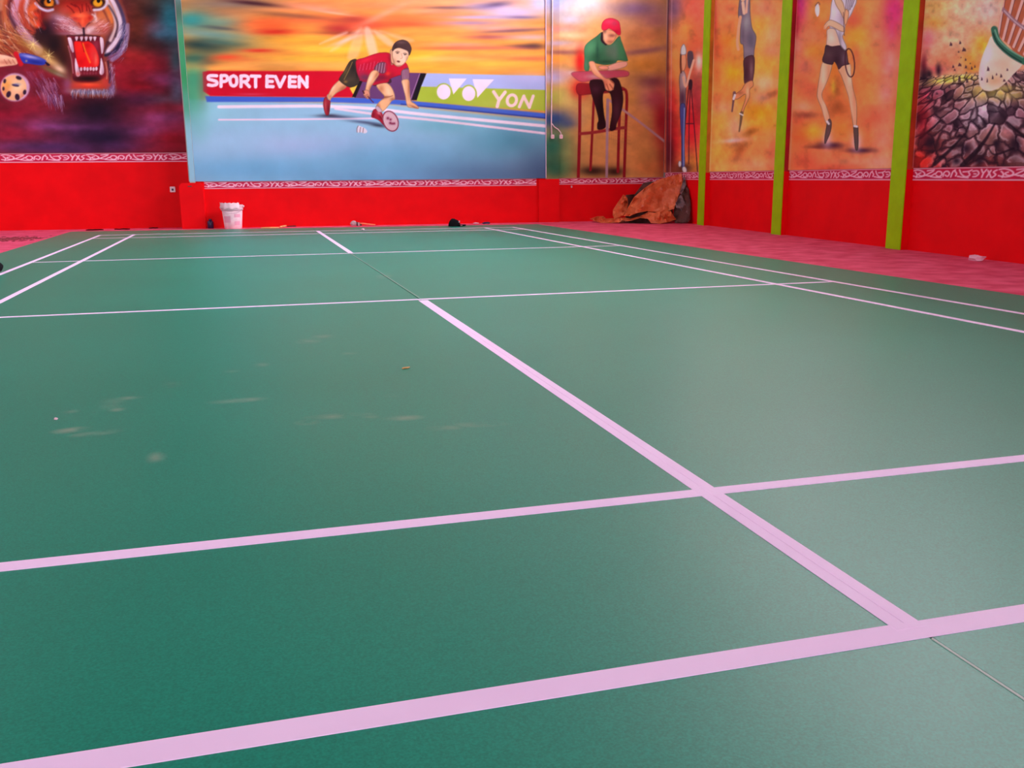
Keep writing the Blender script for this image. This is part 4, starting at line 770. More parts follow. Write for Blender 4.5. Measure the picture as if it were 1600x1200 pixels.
c.rgb *= (1+g*(0.75*up+0.5*(tone-0.5)))[..., None]
pale = np.clip(g*np.clip(1-np.abs(edge-0.18)/0.10, 0, 1)*(up > 0.1)*np.clip(1.5-np.abs(GX-640)/420, 0, 1)*0.5, 0, 1)[..., None]
c.rgb += (np.array([0.78, 0.68, 0.76], np.float32)-c.rgb)*pale
ck = np.clip(1.15-edge/0.13, 0, 1)*g*(0.55+0.45*tone)
c.rgb += (np.array([0.10, 0.04, 0.10], np.float32)-c.rgb)*(0.9*ck[..., None])
rnd = random.Random(5)
for x, y, rx, ry in ((215, 920, 40, 40), (210, 990, 26, 24), (455, 960, 34, 34), (540, 1040, 40, 40), (770, 930, 40, 60), (650, 930, 22, 26), (160, 780, 20, 30), (180, 500, 30, 60), (275, 455, 18, 44), (215, 480, 22, 30), (390, 1040, 26, 24)): c.blob(x, y, rx, ry, (26, 12, 30), .85)
for st, w in (([(640, 800), (560, 930), (430, 1070)], 34), ([(440, 870), (360, 960), (250, 1060)], 28), ([(290, 780), (220, 840), (160, 890)], 20), ([(600, 960), (640, 1000), (760, 960)], 16), ([(720, 790), (800, 860), (900, 930)], 26)): c.stroke(st, w*.3, (24, 10, 24), w1=w, f=1.2, a=.85)
c.blobs([(640, 570, 130, 16, (214, 190, 120), .55), (700, 620, 120, 20, (190, 170, 120), .4), (160, 1040, 60, 70, (196, 30, 24), .6), (170, 800, 40, 110, (170, 20, 34), .5)])
c.part('painted_shuttlecock')
m = c.poly([(625, 235), (590, 290), (550, 390), (535, 480), (545, 560), (600, 590), (680, 560), (760, 480), (820, 400), (700, 340)], (232, 190, 180), f=.9, ret=True)
c.blobs([(590, 350, 40, 80, (240, 210, 214), .8), (700, 420, 60, 60, (226, 170, 150), .8), (640, 520, 60, 40, (206, 150, 110), .7), (560, 470, 24, 80, (226, 180, 200), .7)], clip=m)
m = c.poly([(660, 200), (720, -60), (760, -200), (1200, -200), (1200, 300), (850, 420), (740, 300)], (176, 84, 60), f=.9, ret=True)
for k in range(9):
    x = 690+44*k; c.stroke([(660+34*k, 230+24*k), (720+75*k, -150)], 19, (220, 160, 160), f=.7, a=.95, sm=False, clip=m); c.stroke([(668+34*k, 236+24*k), (732+75*k, -150)], 4, (70, 20, 30), a=.7, sm=False, clip=m)
c.stroke([(692, 60), (760, 130), (840, 190), (950, 260)], 26, (150, 100, 120), f=.8, a=.9, clip=m); c.stroke([(700, 70), (770, 140), (850, 200)], 7, (220, 190, 200), a=.6, clip=m)
c.stroke([(636, 190), (655, 260), (720, 330), (810, 388), (900, 420)], 44, (50, 96, 80), f=.8); c.stroke([(640, 195), (665, 255), (730, 318), (820, 372)], 10, (130, 170, 150), a=.7); c.stroke([(628, 215), (660, 285), (730, 350), (810, 400)], 8, (20, 40, 40), a=.8)
c.part(None)
for x, y, w, h in ((355, 285, 16, 24), (415, 275, 12, 20), (440, 320, 22, 24), (405, 335, 8, 10), (450, 385, 9, 16), (412, 418, 20, 22), (370, 430, 12, 18), (452, 432, 12, 20), (490, 440, 12, 20), (380, 452, 10, 12), (510, 430, 8, 16), (480, 410, 6, 8), (420, 372, 5, 8), (596, 445, 14, 28), (555, 510, 10, 20), (625, 500, 10, 24), (680, 490, 12, 22), (650, 480, 8, 14), (720, 450, 10, 16), (410, 510, 16, 40), (460, 520, 14, 30), (490, 500, 10, 20), (590, 520, 8, 26), (700, 520, 14, 16), (455, 470, 10, 12), (345, 560, 14, 20), (265, 605, 14, 14), (210, 630, 24, 24), (300, 580, 8, 10)):
    c.poly([(x-w*.6, y+h*.5), (x-w*.2, y-h*.6), (x+w*.5, y-h*.1), (x+w*.6, y+h*.5)], (70, 40, 56), f=.6, a=.9, sm=False)
c.part(None)
c.stroke([(186, 0), (150, 500), (108, 1095)], 6, (220, 110, 110), a=.6, sm=False)
c.crop(0, 0, 1); c.mottle(9, 9, .1, 93)
finish(c, 'giant_shuttlecock_mural', 'mural of a giant shuttlecock smashing into cracked ground beside the nearest green column', (1.45, 1.75, 1.6))

# ---------- scroll border bands
TILE_H, TILE_W = 40, 260
TU, TV = np.meshgrid(np.linspace(0, 645, TILE_W), np.linspace(-14, 110, TILE_H))
t = Canvas(TU, TV); t.base((204, 34, 78))
SC = (252, 200, 222)
for st in ([(6, 14), (40, 8), (80, 22), (100, 46), (84, 64), (56, 60), (48, 44), (66, 36)], [(4, 66), (50, 76), (96, 64), (140, 38), (170, 20)], [(110, 60), (150, 66), (180, 44)], [(186, 50), (205, 24), (232, 30), (238, 56), (216, 72), (196, 62)], [(250, 70), (256, 34), (280, 22), (298, 44), (284, 70), (266, 58)], [(310, 76), (322, 30), (340, 12)], [(335, 20), (352, 44), (346, 66)], [(372, 12), (388, 50), (420, 74), (450, 60), (440, 34)], [(400, 30), (440, 26), (462, 14)], [(470, 26), (500, 22), (514, 46), (496, 70), (474, 74)], [(530, 10), (544, 40), (566, 12)], [(546, 42), (536, 80)], [(570, 78), (596, 20)], [(576, 22), (600, 80)], [(636, 18), (614, 34), (630, 58), (606, 82)], [(20, 30), (36, 52), (30, 80)], [(150, 72), (190, 78), (236, 80)], [(360, 70), (400, 78), (440, 82)], [(120, 16), (150, 12), (176, 8)], [(480, 48), (494, 50)]):
    t.stroke(st, 12, SC, f=2.4)
t.stroke([(-20, -6), (700, -6)], 9, (252, 206, 224), f=2, sm=False); t.stroke([(-20, 102), (700, 102)], 9, (252, 206, 224), f=2, sm=False)
TILE = t.rgb
def border(P, s, zz, parent):
    ti = np.clip(((1-zz)*(TILE_H-1)), 0, TILE_H-1); tj = (s/1.25 % 1.0)*(TILE_W-1)
    i0 = np.floor(ti).astype(int); j0 = np.floor(tj).astype(int); i1 = np.minimum(i0+1, TILE_H-1); j1 = (j0+1) % TILE_W
    fi = (ti-i0)[..., None]; fj = (tj-j0)[..., None]
    rgb = (TILE[i0, j0]*(1-fj)+TILE[i0, j1]*fj)*(1-fi)+(TILE[i1, j0]*(1-fj)+TILE[i1, j1]*fj)*fi
    return grid_mesh('scroll_border', P, rgb, np.ones((P.shape[0]-1, P.shape[1]-1), bool), parent)
def border_back(x0, x1, z0, z1, y, parent, off=0.0):
    X, Z = np.meshgrid(np.linspace(x0, x1, int((x1-x0)/0.009)), np.linspace(z0, z1, 18))
    return border(np.stack([X, np.full_like(X, y-0.007), Z], -1), X-x0+off, (Z-z0)/(z1-z0), parent)
def border_right(y0, y1, z0, z1, off=0.0):
    Y, Z = np.meshgrid(np.linspace(y1, y0, int((y1-y0)/0.009)), np.linspace(z0, z1, 22))
    return border(np.stack([np.full_like(Y, X_RIGHT-0.007), Y, Z], -1), y1-Y+off, (Z-z0)/(z1-z0), wall_right)
border_back(-7.2, XP0-0.02, TB0, TB1, Y_TIGER, wall_bay, 0.3)
border_back(-1.93, 3.48, MB0, MB1, Y_BACK, wall_back)
border_back(XQ1, X_RIGHT, MB0+0.01, MB1, Y_UMP, wall_ump)
for (a, b), off in zip(segs, (0, 0, 0, 0)):
    a = max(a, 5.2)
    border_right(a, b-0.03 if b > 15 else b, RB0, RB1, off)
MB().box(3.48, XQ0, Y_BACK-0.006, Y_BACK+GAP, MB0, MB1).build('dado', M['red'], wall_back)
MB().box(XP0-0.02, -1.93, Y_BACK-0.006, Y_BACK+GAP, MB0, MB1).build('dado', M['red'], wall_back)

# ------------------------------------------------------------------ pilasters and green columns
pl = thing('pilaster', 'slim pale blue pilaster on a red plinth between tiger mural and court mural', 'pilaster', (XP0, 15.96, 0))
MB().box(0, XP1-XP0, 0.0, 0.031, 0.70, Z_CEIL).build('shaft', M['plaster'], pl)
pc = back_canvas(XP0, XP1, 0.73, Z_MURAL, 15.955)
pc.base((150, 196, 220)); pc.crop(0, 0, 1)
pc.blobs([(280, -80, 60, 80, (90, 110, 90), 1), (282, 20, 40, 30, (70, 90, 80), .9), (284, 70, 40, 40, (70, 150, 104), 1), (288, 120, 40, 50, (56, 150, 96), 1), (290, 165, 40, 22, (80, 160, 130), .8)])
pf = grid_mesh('painted_face', pc.P-np.array([XP0, 15.96, 0]), np.clip(pc.rgb, 0, 1), np.ones((pc.H-1, pc.W-1), bool), pl)
pb = MB(); pts = [(-0.165, 0), (-0.165, 0.66), (-0.12, 0.715), (0.15, 0.715), (0.20, 0.66), (0.20, 0)]
a_ = [pb.bm.verts.new((p[0], -0.05, p[1])) for p in pts]; b_ = [pb.bm.verts.new((p[0], 0.033, p[1])) for p in pts]
pb.bm.faces.new(a_); pb.bm.faces.new(list(reversed(b_)))
for i in range(6): pb.bm.faces.new((a_[i], b_[i], b_[(i+1) % 6], a_[(i+1) % 6]))
pb.build('plinth', M['red'], pl)
MB().box(-0.03, 0.03, -0.053, -0.045, 0.655, 0.668).build('slot', M['steel'], pl)

pr_ = thing('pilaster', 'sunset-painted pilaster with red foot between court mural and umpire mural', 'pilaster', (XQ0, 15.965, 0))
MB().box(0.002, XQ1-XQ0, 0.002, 0.034, 0.0, Z_CEIL).build('shaft', M['plaster'], pr_)
c = UMP_PILASTER
grid_mesh('painted_face', c.P-np.array([XQ0, 15.965, 0])+np.array([0, 0.001, 0]), np.clip(c.rgb, 0, 1), np.ones((c.H-1, c.W-1), bool), pr_, gain=1.0)
MB().box(-0.13, XQ1-XQ0, -0.012, 0.027, 0.0, MB1-0.012).build('plinth', M['red'], pr_)
MB().box(-0.003, 0.006, -0.004, 0.0, MB1, Z_MURAL).build('edge_bead', M['tape'], pr_)

side_cols = [(206, 120, 40), (170, 16, 34), (196, 60, 30)]
col_labels = ['lime green column nearest the room corner', 'lime green column between leaping player and shorts player murals', 'lime green column beside the giant shuttlecock mural']
for i, (y0, y1) in enumerate(POSTS):
    t = thing('column', col_labels[i], 'column', (X_POST, y0, 0), group='lime green columns on the right wall')
    w_ = X_RIGHT-X_POST-0.001; d_ = y1-y0
    MB().box(0.012, w_, 0, d_, 0, 0.80).build('lower_shaft', M['red'], t)
    MB().box(0.012, w_, 0, d_, 0.80, Z_CEIL).build('upper_shaft', mat('column_side_paint', side_cols[i], 0.55, 0.3, noise=0.25, nscale=3), t)
    MB().box(0, 0.012, 0, d_, 0, Z_CEIL).build('front_face', M['green'], t, bevel=0.003)

# ------------------------------------------------------------------ court mat and lines
CA = -0.085; CC = np.array([-1.0504, -1.2167])
def court(X, Y):
    d = np.array([X, Y])-CC
    return np.array([d[0]*math.cos(CA)+d[1]*math.sin(CA), -d[0]*math.sin(CA)+d[1]*math.cos(CA)])
ZM = 0.006
def fp(u, v): return on_floor(u, v, ZM)[:2]
def isect(l1, l2):
    p, r = l1[0], l1[1]-l1[0]; q, s = l2[0], l2[1]-l2[0]
    t = ((q[0]-p[0])*s[1]-(q[1]-p[1])*s[0])/(r[0]*s[1]-r[1]*s[0]); return p+r*t
seam = (fp(1600, 1091), fp(548, 396.2))
m_left = (court(-3.60, 0), court(-3.60, 10)); m_right = (fp(1600, 462), fp(900, 359))
m_far = (fp(115, 361.8), fp(815, 350.6)); m_near = (court(-4, -3.2), court(4, -3.2))
sd = seam[1]-seam[0]; sd = sd/np.linalg.norm(sd); sn = np.array([sd[1], -sd[0]])
seamL = (seam[0]-sn*0.005, seam[1]-sn*0.005); seamR = (seam[0]+sn*0.002, seam[1]+sn*0.002)

def mat_material():
    m = bpy.data.materials.new('green_court_vinyl'); m.use_nodes = True
    nt = m.node_tree; b = nt.nodes['Principled BSDF']; N = nt.nodes.new; Lk = nt.links.new
    geo = N('ShaderNodeNewGeometry')
    n1 = N('ShaderNodeTexNoise'); n1.inputs['Scale'].default_value = 0.6; n1.inputs['Detail'].default_value = 3
    n2 = N('ShaderNodeTexNoise'); n2.inputs['Scale'].default_value = 260; n2.inputs['Detail'].default_value = 2
    n3 = N('ShaderNodeTexNoise'); n3.inputs['Scale'].default_value = 9; n3.inputs['Detail'].default_value = 6
    for n in (n1, n2, n3): Lk(geo.outputs['Position'], n.inputs['Vector'])
    r1 = N('ShaderNodeValToRGB'); r1.color_ramp.elements[0].position = .3; r1.color_ramp.elements[1].position = .7
    r1.color_ramp.elements[0].color = (*lin((8, 130, 106)), 1); r1.color_ramp.elements[1].color = (*lin((14, 138, 114)), 1)
    Lk(n1.outputs['Fac'], r1.inputs['Fac'])
    r2 = N('ShaderNodeMapRange'); r2.inputs[1].default_value = .3; r2.inputs[2].default_value = .7; r2.inputs[3].default_value = 0.8; r2.inputs[4].default_value = 1.2
    Lk(n2.outputs['Fac'], r2.inputs[0])
    mul = N('ShaderNodeVectorMath'); mul.operation = 'SCALE'; Lk(r1.outputs['Color'], mul.inputs[0]); Lk(r2.outputs[0], mul.inputs['Scale'])
    # dusty scuff marks
    acc = None
    for (u, v, hw, hh, a) in ((110, 672, 26, 4, .8), (150, 677, 34, 4, .7), (175, 630, 18, 8, .5), (200, 622, 22, 3, .6), (183, 640, 12, 3, .6), (110, 643, 12, 3, .5), (78, 712, 10, 6, .5), (243, 715, 14, 8, .6), (370, 626, 40, 3.5, .8), (268, 601, 14, 4, .5), (480, 660, 18, 4, .8), (530, 650, 46, 4, .8), (575, 652, 16, 4, .6), (630, 653, 30, 4, .7), (692, 669, 26, 4, .7), (750, 663, 40, 4, .6), (612, 618, 12, 2.5, .6), (482, 533, 18, 4, .6), (505, 526, 20, 3, .4), (545, 552, 12, 2, .5), (408, 570, 12, 3, .5), (362, 580, 12, 2, .4), (600, 431, 12, 4, .5)):
        p = on_floor(u, v, ZM); q = on_floor(u+hw, v, ZM); r = on_floor(u, v-hh, ZM)
        ax = np.linalg.norm(q-p); ay = np.linalg.norm(r-p)
        sub = N('ShaderNodeVectorMath'); sub.operation = 'SUBTRACT'; Lk(geo.outputs['Position'], sub.inputs[0]); sub.inputs[1].default_value = tuple(p)
        rt = N('ShaderNodeVectorRotate'); rt.rotation_type = 'Z_AXIS'; rt.inputs['Angle'].default_value = math.atan2(p[0], p[1]); Lk(sub.outputs[0], rt.inputs['Vector'])
        sc = N('ShaderNodeVectorMath'); sc.operation = 'MULTIPLY'; sc.inputs[1].default_value = (1/ax, 1/ay, 0); Lk(rt.outputs[0], sc.inputs[0])
        ln = N('ShaderNodeVectorMath'); ln.operation = 'LENGTH'; Lk(sc.outputs[0], ln.inputs[0])
        mr = N('ShaderNodeMapRange'); mr.inputs[1].default_value = 0.2; mr.inputs[2].default_value = 1.3; mr.inputs[3].default_value = a; mr.inputs[4].default_value = 0.0
        Lk(ln.outputs['Value'], mr.inputs[0])
        if acc is None: acc = mr.outputs[0]
        else:
            mx = N('ShaderNodeMath'); mx.operation = 'MAXIMUM'; Lk(acc, mx.inputs[0]); Lk(mr.outputs[0], mx.inputs[1]); acc = mx.outputs[0]
    nr = N('ShaderNodeMapRange'); nr.inputs[1].default_value = .35; nr.inputs[2].default_value = .65; nr.inputs[3].default_value = 0.0; nr.inputs[4].default_value = 0.8
    Lk(n3.outputs['Fac'], nr.inputs[0])
    mm = N('ShaderNodeMath'); mm.operation = 'MULTIPLY'; Lk(acc, mm.inputs[0]); Lk(nr.outputs[0], mm.inputs[1])
    mix = N('ShaderNodeMix'); mix.data_type = 'RGBA'; Lk(mm.outputs[0], mix.inputs['Factor']); Lk(mul.outputs[0], mix.inputs['A']); mix.inputs['B'].default_value = (*lin((150, 160, 140)), 1)
    Lk(mix.outputs['Result'], b.inputs['Base Color'])
    b.inputs['Roughness'].default_value = MAT_ROUGH; b.inputs['Specular IOR Level'].default_value = MAT_SPEC
    bp = N('ShaderNodeBump'); bp.inputs['Strength'].default_value = 0.06; bp.inputs['Distance'].default_value = 0.002
    Lk(n2.outputs['Fac'], bp.inputs['Height']); Lk(bp.outputs['Normal'], b.inputs['Normal'])
    return m
MAT_ROUGH, MAT_SPEC = 0.40, 0.27
M['court'] = mat_material()
M['weld'] = mat('pale_weld_rod', (205, 214, 208), 0.5, 0.4)
court_mat = thing('court_mat', 'green vinyl badminton court mat with white line tape on the pink floor', 'court mat')
MB().prism([isect(m_left, m_near), isect(seamL, m_near), isect(seamL, m_far), isect(m_left, m_far)], 0.0, ZM).build('mat_strip', M['court'], court_mat)
MB().prism([isect(seamR, m_near), isect(m_right, m_near), isect(m_right, m_far), isect(seamR, m_far)], 0.0, ZM).build('mat_strip', M['court'], court_mat)
ZT = ZM+0.0012
S_RD = (fp(1600, 490.6), fp(801, 355)); S_RS = (fp(1600, 519), fp(757.5, 355.9))
S_LD = (fp(0, 428.8), fp(156, 367.7)); S_LS = (fp(0, 472), fp(209, 367))
B_N = (fp(200, 1181), fp(1600, 958.1)); B_NL = (fp(0, 886.5), fp(1600, 716)); B_NS = (fp(0, 496), fp(1303.8, 440.1))
B_FS = (fp(48, 410.2), fp(971, 383.7)); B_FL = (fp(170, 372.2), fp(790, 358.8)); B_F = (fp(156, 367.7), fp(801, 355))
def strip(mb, a, b, w, z0=ZM, z1=ZT, off=0.0):
    d = (b-a)/np.linalg.norm(b-a); n = np.array([d[1], -d[0]])
    a = a+n*off; b = b+n*off
    mb.prism([a-n*w/2, b-n*w/2, b+n*w/2, a+n*w/2][::-1], z0, z1)
def ext(p, q, e): d = (q-p)/np.linalg.norm(q-p); return p-d*e, q+d*e
for ln, w in ((B_N, 0.055), (B_NL, 0.048), (B_NS, 0.042), (B_FS, 0.042), (B_FL, 0.042), (B_F, 0.042)):
    a, b = ext(isect(ln, S_LD), isect(ln, S_RD), 0.02); q = MB(); strip(q, a, b, w); q.build('line_tape', M['tape'], court_mat)
for ln in (S_RD, S_RS, S_LD, S_LS):
    a, b = ext(isect(ln, B_N), isect(ln, B_F), 0.02); q = MB(); strip(q, a, b, 0.042, ZM+0.0002, ZT+0.0003); q.build('line_tape', M['tape'], court_mat)
CN = (fp(1424, 982.5), fp(1104, 767.4)); CN2 = (fp(1104, 767.4), fp(661, 469.5))
q = MB()
for p1_, p2_ in ((CN[0], CN[1]), (CN[1], CN2[1])):
    strip(q, p1_, p2_, 0.0285, ZM+0.0002, ZT+0.0003, 0.0149); strip(q, p1_, p2_, 0.0285, ZM+0.0002, ZT+0.0003, -0.0149)
q.build('line_tape', M['tape'], court_mat)
q = MB(); strip(q, fp(548, 395.2), fp(496, 360.8), 0.05, ZM+0.0002, ZT+0.0003); q.build('line_tape', M['tape'], court_mat)
def weld(a, b): MB().tube([(*(a+sn*0.0035), ZM+0.0005), (*(b+sn*0.0035), ZM+0.0005)], 0.0022, 6).build('seam_weld', M['weld'], court_mat)
weld(fp(1454, 999), isect(seam, m_near)); weld(fp(548, 396.5), fp(654, 465))

# ------------------------------------------------------------------ tarpaulin heap in the corner
TC = (910, 260, 8.421)
def tz(x, y, Y):
    p = on_y(TC[0]+x/TC[2], TC[1]+y/TC[2], Y)
    p[0] = min(p[0], X_RIGHT-0.02); p[2] = max(p[2], 0.004); return p
def fold(name, outline, material, parent, inner=(), amp=0.012, freq=9.0, seed=0, step=34, thick=0.004):
    ctrl = np.array(list(outline)+list(inner), float)
    P2 = [Vector((p[0], p[1])) for p in outline]; n0 = len(P2); allp = list(P2)
    xs_ = [p[0] for p in outline]; ys_ = [p[1] for p in outline]
    x = min(xs_)
    k = 0
    while x < max(xs_):
        y = min(ys_)+(step/2 if k % 2 else 0)
        while y < max(ys_): allp.append(Vector((x+3*math.sin(y), y+3*math.cos(x)))); y += step
        x += step*0.86; k += 1
    for p in inner: allp.append(Vector((p[0], p[1])))
    vs, es, fs, *_ = delaunay_2d_cdt(allp, [(i, (i+1) % n0) for i in range(n0)], [list(range(n0))], 1, 1e-4)
    XY = np.array([[v.x, v.y] for v in vs])
    d2 = ((XY[:, None, :]-ctrl[None, :, :2])**2).sum(-1)+1.0
    w = d2**-1.6; Yd = (w*ctrl[None, :, 2]).sum(1)/w.sum(1)
    dep = Yd+amp*(fbm(XY[:, 0]/60+seed, XY[:, 1]/90+seed*2, 100+seed)-0.47)*4+amp*1.2*np.sin(XY[:, 0]/freq/3+XY[:, 1]/70+seed)*(fbm(XY[:, 0]/150, XY[:, 1]/150, 7+seed))
    bm = bmesh.new(); V = [bm.verts.new(tz(XY[i, 0], XY[i, 1], dep[i])) for i in range(len(XY))]
    for f in fs:
        try: bm.faces.new([V[i] for i in f])
        except ValueError: pass
    bmesh.ops.triangulate(bm, faces=list(bm.faces))
    bmesh.ops.recalc_face_normals(bm, faces=list(bm.faces))
    bmesh.ops.solidify(bm, geom=list(bm.faces), thickness=thick)
    for v in bm.verts: v.co.x = min(v.co.x, X_RIGHT-0.012); v.co.z = max(v.co.z, 0.002); v.co.y = min(v.co.y, Y_UMP-0.014)
    me = bpy.data.meshes.new(name); bm.to_mesh(me); bm.free(); me.materials.append(material)
    return link(name, me, parent)
tarp = thing('tarpaulin', 'crumpled rust orange tarpaulin heaped in the corner under the cameraman mural', 'tarpaulin')
fold('sheet_fold', [(1335, 95, 15.15), (1200, 118, 15.35), (1100, 148, 15.45), (1010, 172, 15.5), (940, 205, 15.5), (820, 290, 15.55), (700, 430, 15.45), (600, 560, 15.35), (548, 655, 15.2), (620, 652, 15.05), (720, 615, 15.02), (850, 588, 15.0), (1000, 605, 14.95), (1100, 592, 14.95), (1205, 560, 14.98), (1240, 450, 15.02), (1290, 330, 15.08), (1322, 200, 15.12)], M['tarp'], tarp, inner=[(880, 340, 15.08), (830, 440, 14.98), (810, 520, 14.95), (930, 440, 15.12), (1050, 300, 15.2), (1100, 470, 15.08), (1180, 330, 15.16), (1180, 200, 15.28), (950, 540, 15.0), (1040, 420, 15.16)], amp=0.016, seed=1)
fold('sheet_fold', [(570, 375, 15.65), (690, 365, 15.75), (800, 220, 15.8), (900, 198, 15.8), (945, 205, 15.75), (830, 300, 15.7), (640, 520, 15.6), (590, 590, 15.55), (560, 480, 15.6)], M['tarp_dark'], tarp, amp=0.03, seed=2)
fold('sheet_fold', [(405, 575, 15.6), (470, 470, 15.62), (540, 372, 15.62), (590, 415, 15.6), (604, 500, 15.55), (575, 590, 15.4), (540, 650, 15.3), (420, 690, 15.35), (402, 640, 15.5)], M['tarp'], tarp, inner=[(540, 470, 15.42), (500, 560, 15.35), (455, 560, 15.5), (575, 470, 15.62)], amp=0.03, seed=3)
fold('sheet_fold', [(98, 692, 15.8), (200, 668, 15.85), (275, 660, 15.75), (310, 690, 15.6), (420, 688, 15.45), (560, 675, 15.3), (640, 690, 15.2), (760, 655, 15.1), (870, 598, 15.02), (950, 612, 14.95), (1060, 595, 14.92), (1160, 592, 14.9), (1222, 700, 14.82), (1120, 735, 14.75), (1000, 758, 14.7), (900, 745, 14.75), (860, 690, 14.85), (760, 680, 14.95), (640, 715, 15.0), (480, 738, 15.1), (340, 748, 15.2), (240, 748, 15.3), (150, 718, 15.6)], M['tarp'], tarp, inner=[(260, 700, 15.5), (500, 700, 15.25), (950, 680, 14.82), (1010, 670, 14.74), (1045, 660, 14.86), (1085, 660, 14.76), (1120, 650, 14.87), (1160, 660, 14.78)], amp=0.022, seed=4, step=26)
fold('sheet_fold', [(1345, 105, 14.98), (1356, 170, 14.95), (1366, 240, 14.92), (1340, 300, 14.92), (1300, 368, 14.95), (1284, 345, 15.0), (1322, 210, 15.02)], M['tarp_back'], tarp, amp=0.006, seed=5)
fold('sheet_fold', [(1366, 235, 14.97), (1400, 300, 14.84), (1420, 440, 14.72), (1426, 560, 14.68), (1418, 700, 14.64), (1390, 738, 14.62), (1300, 748, 14.7), (1215, 745, 14.8), (1195, 640, 14.98), (1215, 500, 15.05), (1260, 400, 15.08), (1320, 320, 15.05)], M['tarp_dark'], tarp, amp=0.012, seed=6)  # right-hand body, its shade is in the dark colour
fold('sheet_fold', [(1285, 378, 14.95), (1310, 385, 14.92), (1350, 480, 14.80), (1385, 590, 14.70), (1395, 690, 14.65), (1330, 640, 14.76), (1290, 560, 14.85), (1232, 545, 14.92), (1225, 480, 14.95)], M['tarp_back'], tarp, inner=[(1265, 470, 15.0)], amp=0.010, seed=7)
fold('sheet_fold', [(540, 600, 15.5), (700, 560, 15.45), (900, 540, 15.4), (1180, 540, 15.3), (1200, 720, 15.1), (900, 735, 15.25), (600, 735, 15.4)], M['tarp_dark'], tarp, amp=0.01, seed=9)  # added dark backing, stands in for shade in the gap between folds
fold('sheet_fold', [(850, 690, 15.02), (760, 690, 15.1), (640, 725, 15.15), (480, 745, 15.2), (640, 758, 14.98), (900, 762, 14.85), (1010, 760, 14.82), (930, 720, 14.95)], M['tarp_dark'], tarp, amp=0.01, seed=8)

# ------------------------------------------------------------------ small things along the back wall
def floor_at(u, v): return on_floor(u, v, 0.0)
# bucket
bx, by = -1.50, 15.70
bk = thing('bucket', 'white plastic bucket with a ragged top edge against the red wall', 'bucket', (bx, by, 0), 0.0)
MB().lathe([(0.128, 0.0), (0.132, 0.004), (0.158, 0.30), (0.158, 0.30)], 36).build('body', M['white_plastic'], bk, smooth=True)
MB().lathe([(0.158, 0.285), (0.168, 0.288), (0.168, 0.302), (0.160, 0.305)], 36, cap=False).build('rim', M['grey_plastic'], bk, smooth=True)
MB().lathe([(0.160, 0.305), (0.168, 0.36), (0.172, 0.372), (0.160, 0.372), (0.152, 0.31)], 36, cap=False).build('upper_band', M['white_plastic'], bk, smooth=True)
q = MB()
for k in range(17):
    a0 = math.radians(165+k*8.5); pass
n_ = 18; top = []; bot = []
for k in range(n_+1):
    an = math.radians(170+k*145/n_); r = 0.176+0.004*math.sin(k*1.7)
    top.append((r*math.cos(an), r*math.sin(an), 0.405+0.006*math.sin(k*2.3))); bot.append((r*math.cos(an), r*math.sin(an), 0.315+0.01*math.sin(k*1.3)))
vt = [q.bm.verts.new(p) for p in top]; vb = [q.bm.verts.new(p) for p in bot]; vi = [q.bm.verts.new((p[0]*0.9, p[1]*0.9, 0.39)) for p in top]
for k in range(n_): q.bm.faces.new((vb[k], vb[k+1], vt[k+1], vt[k])); q.bm.faces.new((vt[k], vt[k+1], vi[k+1], vi[k]))
q.build('plastic_rag', M['white_plastic'], bk, smooth=True)
MB().blob((0.178, -0.03, 0.345), 0.016, 0.014, 0.02, 4, 0.1, 1).build('handle_lug', M['white_plastic'], bk, smooth=True)
MB().blob((-0.172, -0.03, 0.335), 0.014, 0.014, 0.02, 5, 0.1, 1).build('handle_lug', M['white_plastic'], bk, smooth=True)
hp = [(0.178*math.cos(t), -0.03-0.165*math.sin(t), 0.345-0.10*math.sin(t)) for t in np.linspace(0, math.pi, 15)]
MB().tube(hp, 0.0035, 6).build('handle', M['grey_plastic'], bk, smooth=True)
def label_patch(a0, a1, z0, z1):
    q = MB(); n = 6; A = []; B = []
    for k in range(n+1):
        an = math.radians(a0+(a1-a0)*k/n)
        ra = 0.132+(0.158-0.132)*z0/0.30+0.0015; rb = 0.132+(0.158-0.132)*z1/0.30+0.0015
        A.append(q.bm.verts.new((ra*math.cos(an), ra*math.sin(an), z0))); B.append(q.bm.verts.new((rb*math.cos(an), rb*math.sin(an), z1)))
    for k in range(n): q.bm.faces.new((A[k], A[k+1], B[k+1], B[k]))
    q.build('print_patch', M['pink_print'], bk)
label_patch(285, 325, 0.18, 0.23); label_patch(285, 322, 0.06, 0.12); label_patch(215, 262, 0.10, 0.2)
# dark bottle
p = on_y(329, 352, 15.88)
bt = thing('bottle', 'small dark blue bottle on the floor between the plinth and the bucket', 'bottle', (p[0], 15.88, 0))
MB().lathe([(0.042, 0), (0.048, 0.006), (0.048, 0.10), (0.040, 0.118), (0.022, 0.126)], 20).build('body', M['dark_blue'], bt, smooth=True)
MB().lathe([(0.022, 0.126), (0.024, 0.128), (0.024, 0.146), (0.018, 0.15)], 16).build('cap', M['dark_blue'], bt, smooth=True)
